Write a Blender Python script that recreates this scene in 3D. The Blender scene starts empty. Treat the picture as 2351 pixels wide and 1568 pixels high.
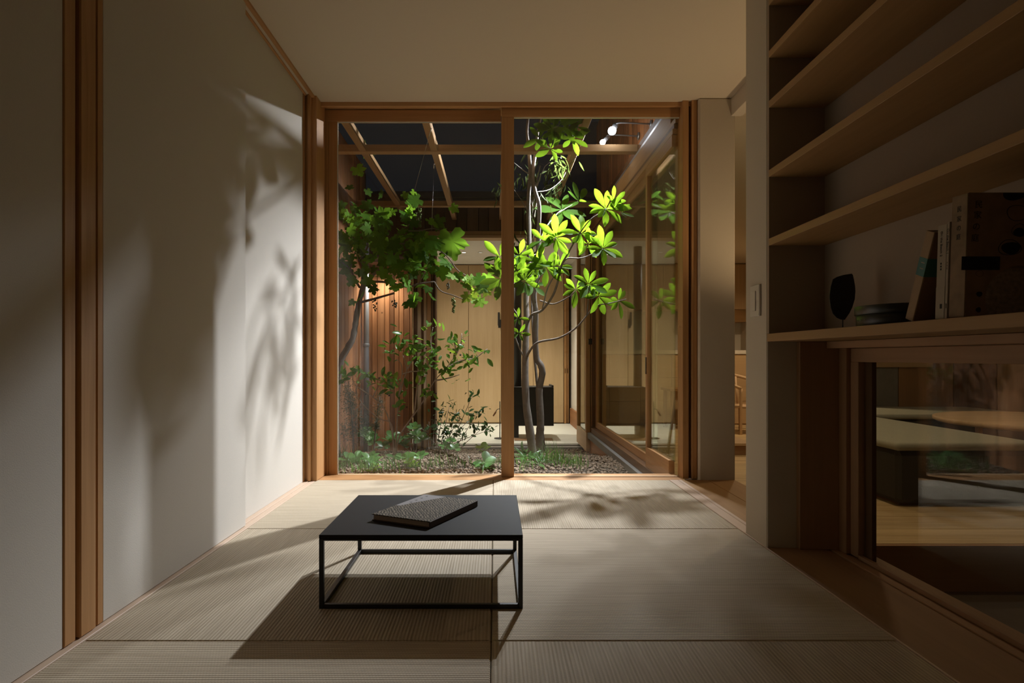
import bpy, bmesh, math, random
import numpy as np
from mathutils import Vector, Matrix, Euler

random.seed(7)
SC = bpy.context.scene
COL = SC.collection

# ------------------------------------------------------------------ camera
cam_d = bpy.data.cameras.new('camera')
cam_d.sensor_width = 36.0
cam_d.lens = 36.0 * 1427.0 / 2351.0
cam_d.shift_x = (1175.5 - 1136.0) / 2351.0
cam_d.shift_y = (820.0 - 784.0) / 2351.0
cam_d.clip_start = 0.02
cam = bpy.data.objects.new('camera', cam_d)
cam.location = (0, 0, 0.66)
cam.rotation_euler = (math.pi / 2, 0, 0)
COL.objects.link(cam)
SC.camera = cam

# ------------------------------------------------------------------ night sky
W = bpy.data.worlds.new('night_sky')
SC.world = W
W.use_nodes = True
wn = W.node_tree.nodes
wn['Background'].inputs[0].default_value = (0.30, 0.38, 0.52, 1)
wn['Background'].inputs[1].default_value = 0.020

# ------------------------------------------------------------------ view
SC.view_settings.view_transform = 'Standard'
SC.view_settings.look = 'None'
SC.view_settings.exposure = -0.24
SC.view_settings.gamma = 1.0
SC.view_settings.use_curve_mapping = False
SC.cycles.transparent_max_bounces = 16
SC.cycles.max_bounces = 10
SC.cycles.diffuse_bounces = 5
SC.cycles.sample_clamp_indirect = 3.0

# light powers (W)
P_GARDEN1 = 960.0
P_GARDEN2 = 470.0
P_EAVE = 34.0
P_FAR = 125.0
P_DINING = 38.0
P_LIVING = 16.0
P_FILL_UPLIGHT = 20.0
P_FILL_REAR = 7.0
WARM = (1.0, 0.72, 0.42)
NEUT = (1.0, 0.90, 0.76)
COOL = (0.91, 0.915, 1.0)
CEIL = 2.053

# ------------------------------------------------------------------ helpers
def at(px, py, d):
    """photo pixel + distance from the lens plane -> a point in the place (metres)"""
    return Vector(((px - 1136.0) * d / 1427.0, d, 0.66 + (820.0 - py) * d / 1427.0))

def wloc(o):
    v = Vector((0, 0, 0))
    while o is not None:
        v += o.location
        o = o.parent
    return v

def tag(o, label=None, cat=None, group=None, kind=None):
    if label: o['label'] = label
    if cat: o['category'] = cat
    if group: o['group'] = group
    if kind: o['kind'] = kind
    return o

def empty(name, loc=(0, 0, 0), rot=(0, 0, 0), parent=None):
    o = bpy.data.objects.new(name, None)
    o.empty_display_size = 0.05
    COL.objects.link(o)
    if parent is not None:
        o.parent = parent
        o.location = Vector(loc) - wloc(parent)
    else:
        o.location = loc
    o.rotation_euler = rot
    return o

def mesh_obj(name, verts, faces, mat, parent=None, origin=None, smooth=False, local=False):
    """verts are world positions (parent unrotated) unless local"""
    o0 = Vector(origin) if origin is not None else Vector((0, 0, 0))
    me = bpy.data.meshes.new(name)
    me.from_pydata([tuple(Vector(v) - o0) for v in verts], [], [tuple(f) for f in faces])
    if smooth:
        me.polygons.foreach_set('use_smooth', [True] * len(me.polygons))
    me.update()
    o = bpy.data.objects.new(name, me)
    if mat is not None:
        me.materials.append(mat)
    COL.objects.link(o)
    if parent is not None:
        o.parent = parent
        o.location = o0 if local else o0 - wloc(parent)
    else:
        o.location = o0
    return o

def bm_obj(name, bm, mat, parent=None, loc=(0, 0, 0), local=False, smooth=False):
    me = bpy.data.meshes.new(name)
    bm.to_mesh(me)
    bm.free()
    if smooth:
        me.polygons.foreach_set('use_smooth', [True] * len(me.polygons))
    me.materials.append(mat)
    o = bpy.data.objects.new(name, me)
    COL.objects.link(o)
    if parent is not None:
        o.parent = parent
        o.location = Vector(loc) if local else Vector(loc) - wloc(parent)
    else:
        o.location = loc
    return o

def box(name, xr, yr, zr, mat, parent=None, bev=0.0015, local=False):
    c = Vector(((xr[0] + xr[1]) / 2, (yr[0] + yr[1]) / 2, (zr[0] + zr[1]) / 2))
    bm = bmesh.new()
    bmesh.ops.create_cube(bm, size=1.0)
    sx, sy, sz = abs(xr[1] - xr[0]), abs(yr[1] - yr[0]), abs(zr[1] - zr[0])
    for v in bm.verts:
        v.co = Vector((v.co.x * sx, v.co.y * sy, v.co.z * sz))
    b = min(bev, 0.3 * min(sx, sy, sz))
    if b > 0:
        bmesh.ops.bevel(bm, geom=list(bm.edges), offset=b, segments=1, affect='EDGES', profile=0.5)
    return bm_obj(name, bm, mat, parent, c, local)

def smooth_path(pts, n=5):
    pts = [Vector(p) for p in pts]
    if len(pts) < 3:
        return pts
    P = [2 * pts[0] - pts[1]] + pts + [2 * pts[-1] - pts[-2]]
    out = []
    for i in range(1, len(P) - 2):
        p0, p1, p2, p3 = P[i - 1], P[i], P[i + 1], P[i + 2]
        for k in range(n):
            t = k / n
            out.append(0.5 * ((2 * p1) + (p2 - p0) * t + (2 * p0 - 5 * p1 + 4 * p2 - p3) * t * t
                              + (-p0 + 3 * p1 - 3 * p2 + p3) * t ** 3))
    out.append(pts[-1])
    return out

def tube_data(pts, r0, r1, sides=7, jit=0.0, off=0):
    V, F = [], []
    n = len(pts)
    ref = Vector((0.31, 0.2, 0.93))
    for i, p in enumerate(pts):
        t = (pts[min(i + 1, n - 1)] - pts[max(i - 1, 0)]).normalized()
        a = t.cross(ref)
        if a.length < 1e-3: a = t.cross(Vector((1, 0, 0)))
        a.normalize(); b = t.cross(a)
        f = i / max(1, n - 1)
        r = (r0 + (r1 - r0) * f) * (1 + random.uniform(-jit, jit))
        for k in range(sides):
            q = 2 * math.pi * k / sides
            V.append(p + a * (r * math.cos(q)) + b * (r * math.sin(q)))
    for i in range(n - 1):
        for k in range(sides):
            F.append((off + i * sides + k, off + i * sides + (k + 1) % sides,
                      off + (i + 1) * sides + (k + 1) % sides, off + (i + 1) * sides + k))
    F.append(tuple(off + k for k in reversed(range(sides))))
    F.append(tuple(off + (n - 1) * sides + k for k in range(sides)))
    return V, F

def tube(name, pts, r0, r1, mat, parent=None, sides=7, n=5, jit=0.0, local=False):
    pts = smooth_path(pts, n)
    V, F = tube_data(pts, r0, r1, sides, jit)
    return mesh_obj(name, V, F, mat, parent, pts[0], True, local)

def lathe(name, prof, center, mat, parent=None, seg=24, sx=1.0, sy=1.0, local=False, smooth=True):
    V, F = [], []
    n = len(prof)
    for (r, z) in prof:
        for k in range(seg):
            a = 2 * math.pi * k / seg
            V.append((r * sx * math.cos(a), r * sy * math.sin(a), z))
    for i in range(n - 1):
        for k in range(seg):
            F.append((i * seg + k, i * seg + (k + 1) % seg, (i + 1) * seg + (k + 1) % seg, (i + 1) * seg + k))
    F.append(tuple(reversed(range(seg))))
    F.append(tuple((n - 1) * seg + k for k in range(seg)))
    c = Vector(center)
    return mesh_obj(name, [Vector(v) + c for v in V], F, mat, parent, c, smooth, local)

# ------------------------------------------------------------------ materials
def new_mat(name):
    m = bpy.data.materials.new(name)
    m.use_nodes = True
    nt = m.node_tree
    return m, nt, nt.nodes['Principled BSDF']

def nd(nt, t, **kw):
    n = nt.nodes.new(t)
    for k, v in kw.items():
        setattr(n, k, v)
    return n

def plain(name, col, rough=0.6, metal=0.0, spec=0.5, noise=0.0, nscale=30.0, bump=0.0):
    m, nt, b = new_mat(name)
    b.inputs['Roughness'].default_value = rough
    b.inputs['Metallic'].default_value = metal
    b.inputs['Specular IOR Level'].default_value = spec
    tc = nd(nt, 'ShaderNodeTexCoord')
    no = nd(nt, 'ShaderNodeTexNoise')
    no.inputs['Scale'].default_value = nscale
    no.inputs['Detail'].default_value = 4
    nt.links.new(tc.outputs['Object'], no.inputs['Vector'])
    mix = nd(nt, 'ShaderNodeMix', data_type='RGBA')
    mix.inputs['A'].default_value = (*[c * (1 - noise) for c in col], 1)
    mix.inputs['B'].default_value = (*[min(1, c * (1 + noise)) for c in col], 1)
    nt.links.new(no.outputs['Fac'], mix.inputs['Factor'])
    nt.links.new(mix.outputs['Result'], b.inputs['Base Color'])
    if bump > 0:
        bp = nd(nt, 'ShaderNodeBump')
        bp.inputs['Strength'].default_value = bump
        bp.inputs['Distance'].default_value = 0.002
        nt.links.new(no.outputs['Fac'], bp.inputs['Height'])
        nt.links.new(bp.outputs['Normal'], b.inputs['Normal'])
    return m

def wood(name, dark, light, axis='Z', rough=0.55, scale=1.0, var=0.22, knots=False, contrast=1.0):
    m, nt, b = new_mat(name)
    b.inputs['Roughness'].default_value = rough
    b.inputs['Specular IOR Level'].default_value = 0.35
    tc = nd(nt, 'ShaderNodeTexCoord')
    oi = nd(nt, 'ShaderNodeObjectInfo')
    mul = nd(nt, 'ShaderNodeMath', operation='MULTIPLY')
    mul.inputs[1].default_value = 37.0
    nt.links.new(oi.outputs['Random'], mul.inputs[0])
    add = nd(nt, 'ShaderNodeVectorMath', operation='ADD')
    nt.links.new(tc.outputs['Object'], add.inputs[0])
    nt.links.new(mul.outputs[0], add.inputs[1])
    mp = nd(nt, 'ShaderNodeMapping')
    s = [28.0 * scale] * 3
    s['XYZ'.index(axis)] = 1.3 * scale
    mp.inputs['Scale'].default_value = s
    nt.links.new(add.outputs[0], mp.inputs['Vector'])
    n1 = nd(nt, 'ShaderNodeTexNoise')
    n1.inputs['Scale'].default_value = 2.2
    n1.inputs['Detail'].default_value = 6
    n1.inputs['Distortion'].default_value = 0.6
    nt.links.new(mp.outputs[0], n1.inputs['Vector'])
    n2 = nd(nt, 'ShaderNodeTexNoise')
    n2.inputs['Scale'].default_value = 0.35
    n2.inputs['Detail'].default_value = 2
    nt.links.new(mp.outputs[0], n2.inputs['Vector'])
    ad = nd(nt, 'ShaderNodeMath', operation='ADD')
    nt.links.new(n1.outputs['Fac'], ad.inputs[0]); nt.links.new(n2.outputs['Fac'], ad.inputs[1])
    ramp = nd(nt, 'ShaderNodeValToRGB')
    ramp.color_ramp.elements[0].position = 0.5 - 0.18 / contrast + 0.0
    ramp.color_ramp.elements[0].color = (*dark, 1)
    ramp.color_ramp.elements[1].position = min(1, 0.5 + 0.18 / contrast)
    ramp.color_ramp.elements[1].color = (*light, 1)
    hf = nd(nt, 'ShaderNodeMath', operation='MULTIPLY'); hf.inputs[1].default_value = 0.5
    nt.links.new(ad.outputs[0], hf.inputs[0])
    nt.links.new(hf.outputs[0], ramp.inputs['Fac'])
    hsv = nd(nt, 'ShaderNodeHueSaturation')
    vr = nd(nt, 'ShaderNodeMapRange')
    vr.inputs['To Min'].default_value = 1 - var
    vr.inputs['To Max'].default_value = 1 + var
    nt.links.new(oi.outputs['Random'], vr.inputs['Value'])
    nt.links.new(vr.outputs[0], hsv.inputs['Value'])
    last = ramp.outputs['Color']
    if knots:
        vo = nd(nt, 'ShaderNodeTexVoronoi')
        vo.inputs['Scale'].default_value = 5.0
        vo.inputs['Randomness'].default_value = 1.0
        nt.links.new(add.outputs[0], vo.inputs['Vector'])
        lt = nd(nt, 'ShaderNodeMapRange')
        lt.inputs['From Min'].default_value = 0.035
        lt.inputs['From Max'].default_value = 0.075
        nt.links.new(vo.outputs['Distance'], lt.inputs['Value'])
        mx = nd(nt, 'ShaderNodeMix', data_type='RGBA')
        mx.inputs['A'].default_value = (dark[0] * .25, dark[1] * .22, dark[2] * .2, 1)
        nt.links.new(lt.outputs[0], mx.inputs['Factor'])
        nt.links.new(last, mx.inputs['B'])
        last = mx.outputs['Result']
    nt.links.new(last, hsv.inputs['Color'])
    nt.links.new(hsv.outputs[0], b.inputs['Base Color'])
    bp = nd(nt, 'ShaderNodeBump')
    bp.inputs['Strength'].default_value = 0.12
    bp.inputs['Distance'].default_value = 0.001
    nt.links.new(n1.outputs['Fac'], bp.inputs['Height'])
    nt.links.new(bp.outputs['Normal'], b.inputs['Normal'])
    return m

def wood3(name, dark, light, **kw):
    return {a: wood(name + '_' + a.lower(), dark, light, axis=a, **kw) for a in 'XYZ'}

def glass(name, tint=(0.93, 0.96, 0.92), f0=0.045):
    m = bpy.data.materials.new(name)
    m.use_nodes = True
    nt = m.node_tree
    nt.nodes.remove(nt.nodes['Principled BSDF'])
    out = nt.nodes['Material Output']
    ge = nd(nt, 'ShaderNodeNewGeometry')
    dot = nd(nt, 'ShaderNodeVectorMath', operation='DOT_PRODUCT')
    nt.links.new(ge.outputs['Normal'], dot.inputs[0]); nt.links.new(ge.outputs['Incoming'], dot.inputs[1])
    ab = nd(nt, 'ShaderNodeMath', operation='ABSOLUTE'); nt.links.new(dot.outputs['Value'], ab.inputs[0])
    om = nd(nt, 'ShaderNodeMath', operation='SUBTRACT'); om.inputs[0].default_value = 1.0
    nt.links.new(ab.outputs[0], om.inputs[1])
    pw = nd(nt, 'ShaderNodeMath', operation='POWER'); pw.inputs[1].default_value = 5.0
    nt.links.new(om.outputs[0], pw.inputs[0])
    ma = nd(nt, 'ShaderNodeMath', operation='MULTIPLY_ADD')
    ma.inputs[1].default_value = 1 - f0; ma.inputs[2].default_value = f0
    nt.links.new(pw.outputs[0], ma.inputs[0])
    tr = nd(nt, 'ShaderNodeBsdfTransparent'); tr.inputs[0].default_value = (*tint, 1)
    gl = nd(nt, 'ShaderNodeBsdfGlossy'); gl.inputs['Roughness'].default_value = 0.0
    mx = nd(nt, 'ShaderNodeMixShader')
    nt.links.new(ma.outputs[0], mx.inputs[0]); nt.links.new(tr.outputs[0], mx.inputs[1]); nt.links.new(gl.outputs[0], mx.inputs[2])
    nt.links.new(mx.outputs[0], out.inputs['Surface'])
    return m

def emit(name, col, strength):
    m = bpy.data.materials.new(name)
    m.use_nodes = True
    nt = m.node_tree
    nt.nodes.remove(nt.nodes['Principled BSDF'])
    e = nd(nt, 'ShaderNodeEmission')
    e.inputs[0].default_value = (*col, 1); e.inputs[1].default_value = strength
    nt.links.new(e.outputs[0], nt.nodes['Material Output'].inputs['Surface'])
    return m

def leaf_mat(name, col, trans, rough=0.35, tmix=0.5, var=0.3, spec=0.3):
    m, nt, b = new_mat(name)
    out = nt.nodes['Material Output']
    oi = nd(nt, 'ShaderNodeObjectInfo')
    vr = nd(nt, 'ShaderNodeMapRange')
    vr.inputs['To Min'].default_value = 1 - var; vr.inputs['To Max'].default_value = 1 + var
    nt.links.new(oi.outputs['Random'], vr.inputs['Value'])
    tc = nd(nt, 'ShaderNodeTexCoord')
    no = nd(nt, 'ShaderNodeTexNoise'); no.inputs['Scale'].default_value = 6.0
    nt.links.new(tc.outputs['Object'], no.inputs['Vector'])
    def shade(c):
        h = nd(nt, 'ShaderNodeHueSaturation')
        mixc = nd(nt, 'ShaderNodeMix', data_type='RGBA')
        mixc.inputs['A'].default_value = (*[x * .8 for x in c], 1); mixc.inputs['B'].default_value = (*[min(1, x * 1.2) for x in c], 1)
        nt.links.new(no.outputs['Fac'], mixc.inputs['Factor'])
        nt.links.new(mixc.outputs['Result'], h.inputs['Color'])
        nt.links.new(vr.outputs[0], h.inputs['Value'])
        return h.outputs[0]
    nt.links.new(shade(col), b.inputs['Base Color'])
    b.inputs['Roughness'].default_value = rough
    b.inputs['Specular IOR Level'].default_value = spec
    t = nd(nt, 'ShaderNodeBsdfTranslucent')
    nt.links.new(shade(trans), t.inputs[0])
    mx = nd(nt, 'ShaderNodeMixShader'); mx.inputs[0].default_value = tmix
    nt.links.new(b.outputs[0], mx.inputs[1]); nt.links.new(t.outputs[0], mx.inputs[2])
    nt.links.new(mx.outputs[0], out.inputs['Surface'])
    return m

def tatami(name, axis):
    """ribs run along `axis`"""
    m, nt, b = new_mat(name)
    b.inputs['Roughness'].default_value = 0.75
    b.inputs['Specular IOR Level'].default_value = 0.25
    tc = nd(nt, 'ShaderNodeTexCoord')
    sp = nd(nt, 'ShaderNodeSeparateXYZ')
    nt.links.new(tc.outputs['Object'], sp.inputs[0])
    u, v = ('X', 'Y') if axis == 'Y' else ('Y', 'X')
    def wave(o, period, phase=None):
        k = nd(nt, 'ShaderNodeMath', operation='MULTIPLY'); k.inputs[1].default_value = 2 * math.pi / period
        nt.links.new(sp.outputs[o], k.inputs[0])
        last = k.outputs[0]
        if phase is not None:
            a = nd(nt, 'ShaderNodeMath', operation='ADD'); nt.links.new(last, a.inputs[0]); nt.links.new(phase, a.inputs[1]); last = a.outputs[0]
        s = nd(nt, 'ShaderNodeMath', operation='SINE'); nt.links.new(last, s.inputs[0])
        return s.outputs[0]
    rib = wave(u, 0.0088)
    # alternate strands: phase flips from rib to rib
    fl = nd(nt, 'ShaderNodeMath', operation='MULTIPLY'); fl.inputs[1].default_value = 1 / 0.0088
    nt.links.new(sp.outputs[u], fl.inputs[0])
    fo = nd(nt, 'ShaderNodeMath', operation='FLOOR'); nt.links.new(fl.outputs[0], fo.inputs[0])
    ph = nd(nt, 'ShaderNodeMath', operation='MULTIPLY'); ph.inputs[1].default_value = math.pi
    nt.links.new(fo.outputs[0], ph.inputs[0])
    strand = wave(v, 0.0065, ph.outputs[0])
    h = nd(nt, 'ShaderNodeMath', operation='MULTIPLY_ADD'); h.inputs[1].default_value = 0.35
    nt.links.new(strand, h.inputs[0]); nt.links.new(rib, h.inputs[2])
    mp = nd(nt, 'ShaderNodeMapping')
    mp.inputs['Scale'].default_value = (260, 6, 20) if axis == 'Y' else (6, 260, 20)
    nt.links.new(tc.outputs['Object'], mp.inputs['Vector'])
    no = nd(nt, 'ShaderNodeTexNoise'); no.inputs['Scale'].default_value = 1.0; no.inputs['Detail'].default_value = 3
    nt.links.new(mp.outputs[0], no.inputs['Vector'])
    f = nd(nt, 'ShaderNodeMath', operation='MULTIPLY_ADD'); f.inputs[1].default_value = 0.16; 
    nt.links.new(h.outputs[0], f.inputs[0]); nt.links.new(no.outputs['Fac'], f.inputs[2])
    ramp = nd(nt, 'ShaderNodeValToRGB')
    ramp.color_ramp.elements[0].position = 0.2; ramp.color_ramp.elements[0].color = (0.395, 0.322, 0.222, 1)
    ramp.color_ramp.elements[1].position = 0.8; ramp.color_ramp.elements[1].color = (0.565, 0.478, 0.352, 1)
    nt.links.new(f.outputs[0], ramp.inputs['Fac'])
    nt.links.new(ramp.outputs[0], b.inputs['Base Color'])
    bp = nd(nt, 'ShaderNodeBump'); bp.inputs['Strength'].default_value = 0.4; bp.inputs['Distance'].default_value = 0.0012
    nt.links.new(h.outputs[0], bp.inputs['Height']); nt.links.new(bp.outputs['Normal'], b.inputs['Normal'])
    return m

M_HINOKI = wood3('hinoki', (0.36, 0.18, 0.066), (0.51, 0.28, 0.118), var=0.08)
M_PALE = wood3('pale_wood', (0.50, 0.345, 0.20), (0.62, 0.44, 0.27), var=0.10)
M_PINK = wood3('threshold_wood', (0.52, 0.38, 0.27), (0.62, 0.47, 0.35), var=0.05)
M_SHELF = wood3('shelf_wood', (0.31, 0.175, 0.068), (0.39, 0.225, 0.092), var=0.06)
M_DARKW = wood3('dark_stained_wood', (0.10, 0.045, 0.016), (0.17, 0.08, 0.03), var=0.12)
M_RAILW = wood3('low_window_wood', (0.29, 0.16, 0.078), (0.37, 0.21, 0.105), var=0.06)
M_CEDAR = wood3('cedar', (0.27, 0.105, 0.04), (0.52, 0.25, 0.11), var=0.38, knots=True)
M_CEDARD = wood3('shaded_cedar', (0.075, 0.042, 0.026), (0.13, 0.075, 0.045), var=0.3)  # dark copy of the cedar: the unlit boards' shade is in the colour
M_CAB = wood3('linden_veneer', (0.50, 0.345, 0.185), (0.60, 0.43, 0.25), var=0.04, rough=0.5)
M_BEAM = wood3('pergola_wood', (0.34, 0.20, 0.09), (0.46, 0.28, 0.13), var=0.08)
M_FLOORW = wood3('pine_floor', (0.44, 0.31, 0.16), (0.66, 0.50, 0.28), var=0.12, contrast=1.2)
M_PLASTER = plain('warm_plaster', (0.53, 0.46, 0.36), 0.9, noise=0.03, nscale=180, bump=0.12, spec=0.2)
M_CEILP = plain('ceiling_plaster', (0.58, 0.50, 0.385), 0.95, noise=0.02, nscale=120, spec=0.1)
M_SHADEP = plain('shaded_alcove_plaster', (0.34, 0.265, 0.19), 0.95, noise=0.04, nscale=120, spec=0.1)  # plaster colour darkened to stand in for the alcove's shade
M_PAPER = plain('fusuma_paper', (0.60, 0.56, 0.495), 0.9, noise=0.05, nscale=340, bump=0.2, spec=0.2)
M_WHITE = plain('white_wall', (0.74, 0.70, 0.63), 0.9, noise=0.02)
M_TILE = plain('pale_stone_floor', (0.78, 0.80, 0.74), 0.45, noise=0.04, nscale=9)
M_BLACK = plain('black_steel', (0.012, 0.011, 0.010), 0.42, noise=0.2, nscale=60)
M_IRON = plain('black_iron', (0.016, 0.015, 0.014), 0.55, noise=0.3, nscale=40)
M_TABLETOP = plain('black_tabletop', (0.015, 0.013, 0.011), 0.6, noise=0.25, nscale=18, spec=0.2)
M_CONC = plain('grey_concrete', (0.22, 0.21, 0.19), 0.85, noise=0.15, nscale=14, bump=0.2)
M_EARTH = plain('dark_earth', (0.075, 0.055, 0.04), 0.95, noise=0.35, nscale=26, bump=0.4)
M_DOMA = plain('entry_floor', (0.05, 0.035, 0.025), 0.6, noise=0.2, nscale=12)
M_METAL = plain('grey_metal', (0.34, 0.35, 0.37), 0.4, metal=0.6, noise=0.08)
M_PIPE = plain('galvanised_pipe', (0.36, 0.37, 0.40), 0.45, metal=0.4, noise=0.06)
M_STEEL = plain('bright_steel', (0.75, 0.75, 0.77), 0.25, metal=1.0, noise=0.05)
M_NEIGH = plain('neighbour_cladding', (0.30, 0.36, 0.46), 0.8, noise=0.12, nscale=6)
M_SLATE = plain('roof_metal', (0.06, 0.062, 0.066), 0.5, noise=0.1)
M_GLASS = glass('clear_glass', (0.965, 0.98, 0.965))
M_GLASSG = glass('courtyard_glass', (0.86, 0.905, 0.82), 0.05)
M_GEDGE = plain('glass_edge', (0.62, 0.66, 0.62), 0.25, noise=0.05)
M_TAT = {'X': tatami('tatami_across', 'X'), 'Y': tatami('tatami_along', 'Y')}
M_BARK = plain('grey_bark', (0.17, 0.145, 0.12), 0.8, noise=0.45, nscale=38, bump=0.6)
M_VINEB = plain('vine_bark', (0.15, 0.12, 0.095), 0.85, noise=0.4, nscale=50, bump=0.6)
M_TWIG = plain('shrub_twig', (0.30, 0.24, 0.20), 0.6, noise=0.35, nscale=60)
L_TREE = leaf_mat('tree_leaf', (0.040, 0.095, 0.010), (0.14, 0.25, 0.012), rough=.6, tmix=0.62, var=0.25, spec=.06)
L_NARROW = leaf_mat('narrow_leaf', (0.035, 0.05, 0.016), (0.07, 0.10, 0.022), tmix=0.5, spec=.05)
L_VINE = leaf_mat('vine_leaf', (0.055, 0.14, 0.015), (0.22, 0.42, 0.03), rough=.5, tmix=0.5, var=0.55, spec=.12)
L_BERRY = leaf_mat('shrub_leaf', (0.075, 0.17, 0.035), (0.28, 0.50, 0.045), rough=0.25, tmix=0.42, var=0.4)
L_DARK = leaf_mat('dark_leaf', (0.04, 0.085, 0.03), (0.09, 0.17, 0.035), rough=0.25, tmix=0.3, var=0.4)
L_GROUND = leaf_mat('ground_leaf', (0.085, 0.19, 0.055), (0.24, 0.42, 0.07), rough=0.3, tmix=0.4, var=0.35)
L_LIME = leaf_mat('young_leaf', (0.13, 0.24, 0.02), (0.36, 0.50, 0.04), rough=.5, tmix=0.5, var=0.25)
L_CONIF = leaf_mat('needle', (0.06, 0.085, 0.05), (0.09, 0.13, 0.05), tmix=0.25, var=0.3)
M_BACKW = plain('bounce_white_plaster', (0.80, 0.76, 0.70), 0.9, noise=0.02)  # whiter than the room plaster, so the unseen end wall bounces more light

# ================================================================== THE SETTING
def struct(o, label, cat):
    return tag(o, label, cat, kind='structure')

# ---- tatami room shell
struct(box('floor', (-1.12, 1.30), (-1.6, 3.42), (-0.12, -0.055), M_PALE['Y']), 'timber subfloor beneath the tatami mats', 'floor')
struct(box('ceiling', (-1.0, 1.30), (-1.6, 3.42), (CEIL, CEIL + 0.06), M_CEILP), 'smooth plaster ceiling over the tatami room', 'ceiling')
struct(box('wall_left', (-1.16, -1.06), (-1.6, 3.60), (-0.12, 2.2), M_PLASTER), 'plaster wall concealed behind the white sliding panels', 'wall')
struct(box('wall_back', (-1.16, 1.30), (-1.7, -1.6), (-0.6, 2.2), M_BACKW), 'plaster wall at the unseen end of the tatami room', 'wall')

# ---- tatami mats (half mats laid in alternating directions)
mats = [('X', -0.956, -0.0095, 2.393, 3.339, 'pale tatami mat under the left window pane, brightly lit'),
        ('Y', -0.0075, 0.937, 2.393, 3.339, 'tatami mat before the right window pane carrying leaf shadows'),
        ('Y', -0.956, -0.0095, 1.448, 2.391, 'tatami mat beneath the black low table'),
        ('X', -0.0075, 0.937, 1.448, 2.391, 'plain tatami mat beside the low window, right of the table'),
        ('X', -0.956, -0.0095, 0.50, 1.446, 'tatami mat at the lower left, near the wooden post'),
        ('Y', -0.0075, 0.937, 0.50, 1.446, 'dark tatami mat at the lower right corner')]
for ax, x0, x1, y0, y1, lab in mats:
    o = box('tatami_mat', (x0, x1), (y0, y1), (-0.055, 0.0), M_TAT[ax], bev=0.003)
    tag(o, lab, 'tatami mat', 'half tatami mats')
struct(box('floor_rear', (-0.956, 0.937), (-1.6, 0.498), (-0.055, -0.001), M_TAT['X']), 'tatami covered floor behind the viewpoint', 'floor')

# ---- left side: floor track, head track, sliding panels, post
t = empty('trim_left_track', (-1.0, 0.9, 0))
struct(t, 'pale wooden floor track along the white sliding panels', 'track')
box('board', (-0.985, -0.957), (-1.6, 3.33), (-0.055, 0.001), M_PINK['Y'], t)
box('board', (-1.06, -0.986), (-1.6, 3.33), (-0.055, 0.003), M_PINK['Y'], t)
t = empty('trim_left_head', (-1.0, 0.9, CEIL))
struct(t, 'brown wooden head track where the sliding panels meet the ceiling', 'track')
box('rail', (-0.977, -0.960), (-1.6, 3.33), (CEIL - 0.012, CEIL + 0.04), M_HINOKI['Y'], t)
box('groove', (-0.998, -0.977), (-1.6, 3.33), (CEIL + 0.004, CEIL + 0.04), M_DARKW['Y'], t)
box('rail', (-1.010, -0.998), (-1.6, 3.33), (CEIL - 0.006, CEIL + 0.04), M_HINOKI['Y'], t)
box('rail', (-1.06, -1.012), (-1.6, 3.33), (CEIL + 0.0, CEIL + 0.04), M_HINOKI['Y'], t)

def fusuma(n, xf, y0, y1, label):
    d = empty('door_%d' % n, (xf - 0.012, (y0 + y1) / 2, 0))
    struct(d, label, 'sliding panel')
    box('panel', (xf - 0.024, xf), (y0, y1), (0.003, CEIL + 0.002), M_PAPER, d, bev=0.001)
    return d
fusuma(1, -1.010, 2.40, 3.268, 'white papered sliding panel next to the big window, set back')
fusuma(2, -0.973, 1.544, 2.427, 'white papered sliding panel between the wooden post and the window-side panel')
fusuma(3, -0.975, -1.59, 1.4025, 'white papered sliding panel at the left edge of the photo')

p = empty('pillar_left', (-1.0, 1.473, 0))
struct(p, 'slender brown wooden post dividing the white sliding panels', 'post')
box('stile', (-1.03, -0.972), (1.4035, 1.4418), (0.003, CEIL), M_HINOKI['Z'], p, bev=0.002)
box('groove', (-1.03, -0.992), (1.4418, 1.4525), (0.003, CEIL), M_DARKW['Z'], p, bev=0)
box('column', (-1.05, -0.968), (1.4525, 1.5106), (0.003, CEIL), M_HINOKI['Z'], p, bev=0.003)
box('groove', (-1.03, -0.992), (1.5106, 1.5205), (0.003, CEIL), M_DARKW['Z'], p, bev=0)
box('stile', (-1.03, -0.972), (1.5205, 1.5432), (0.003, CEIL), M_HINOKI['Z'], p, bev=0.002)

p = empty('pillar_window', (-0.99, 3.38, 0))
struct(p, 'brown wooden corner post left of the big window', 'post')
box('stile', (-1.04, -1.006), (3.270, 3.298), (0.003, CEIL), M_HINOKI['Z'], p)
box('groove', (-1.04, -0.985), (3.300, 3.34), (0.003, CEIL), M_HINOKI['Z'], p)
box('stile', (-0.992, -0.976), (3.288, 3.34), (0.003, CEIL), M_HINOKI['Z'], p)
box('column', (-1.04, -0.948), (3.308, 3.47), (0.0, CEIL), M_HINOKI['Z'], p, bev=0.003)

# ---- the big courtyard window
w = empty('window_1', (0.05, 3.46, 0))
struct(w, 'wide wooden framed sliding window onto the courtyard garden', 'window')
box('sill', (-1.04, 1.02), (3.341, 3.53), (-0.10, -0.001), M_HINOKI['X'], w)
box('head_trim', (-0.96, 1.105), (3.392, 3.412), (2.030, 2.0555), M_HINOKI['X'], w)
box('head', (-1.04, 1.12), (3.412, 3.60), (2.056, 2.12), M_HINOKI['X'], w)
box('jamb', (1.0195, 1.052), (3.372, 3.465), (0.0, 2.0555), M_HINOKI['Z'], w)
box('jamb', (1.054, 1.066), (3.395, 3.465), (0.0, 2.0555), M_DARKW['Z'], w)
box('jamb', (1.068, 1.096), (3.368, 3.465), (0.0, 2.0555), M_HINOKI['Z'], w)
box('jamb', (1.098, 1.110), (3.362, 3.465), (0.0, 2.0555), M_HINOKI['Z'], w)
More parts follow.
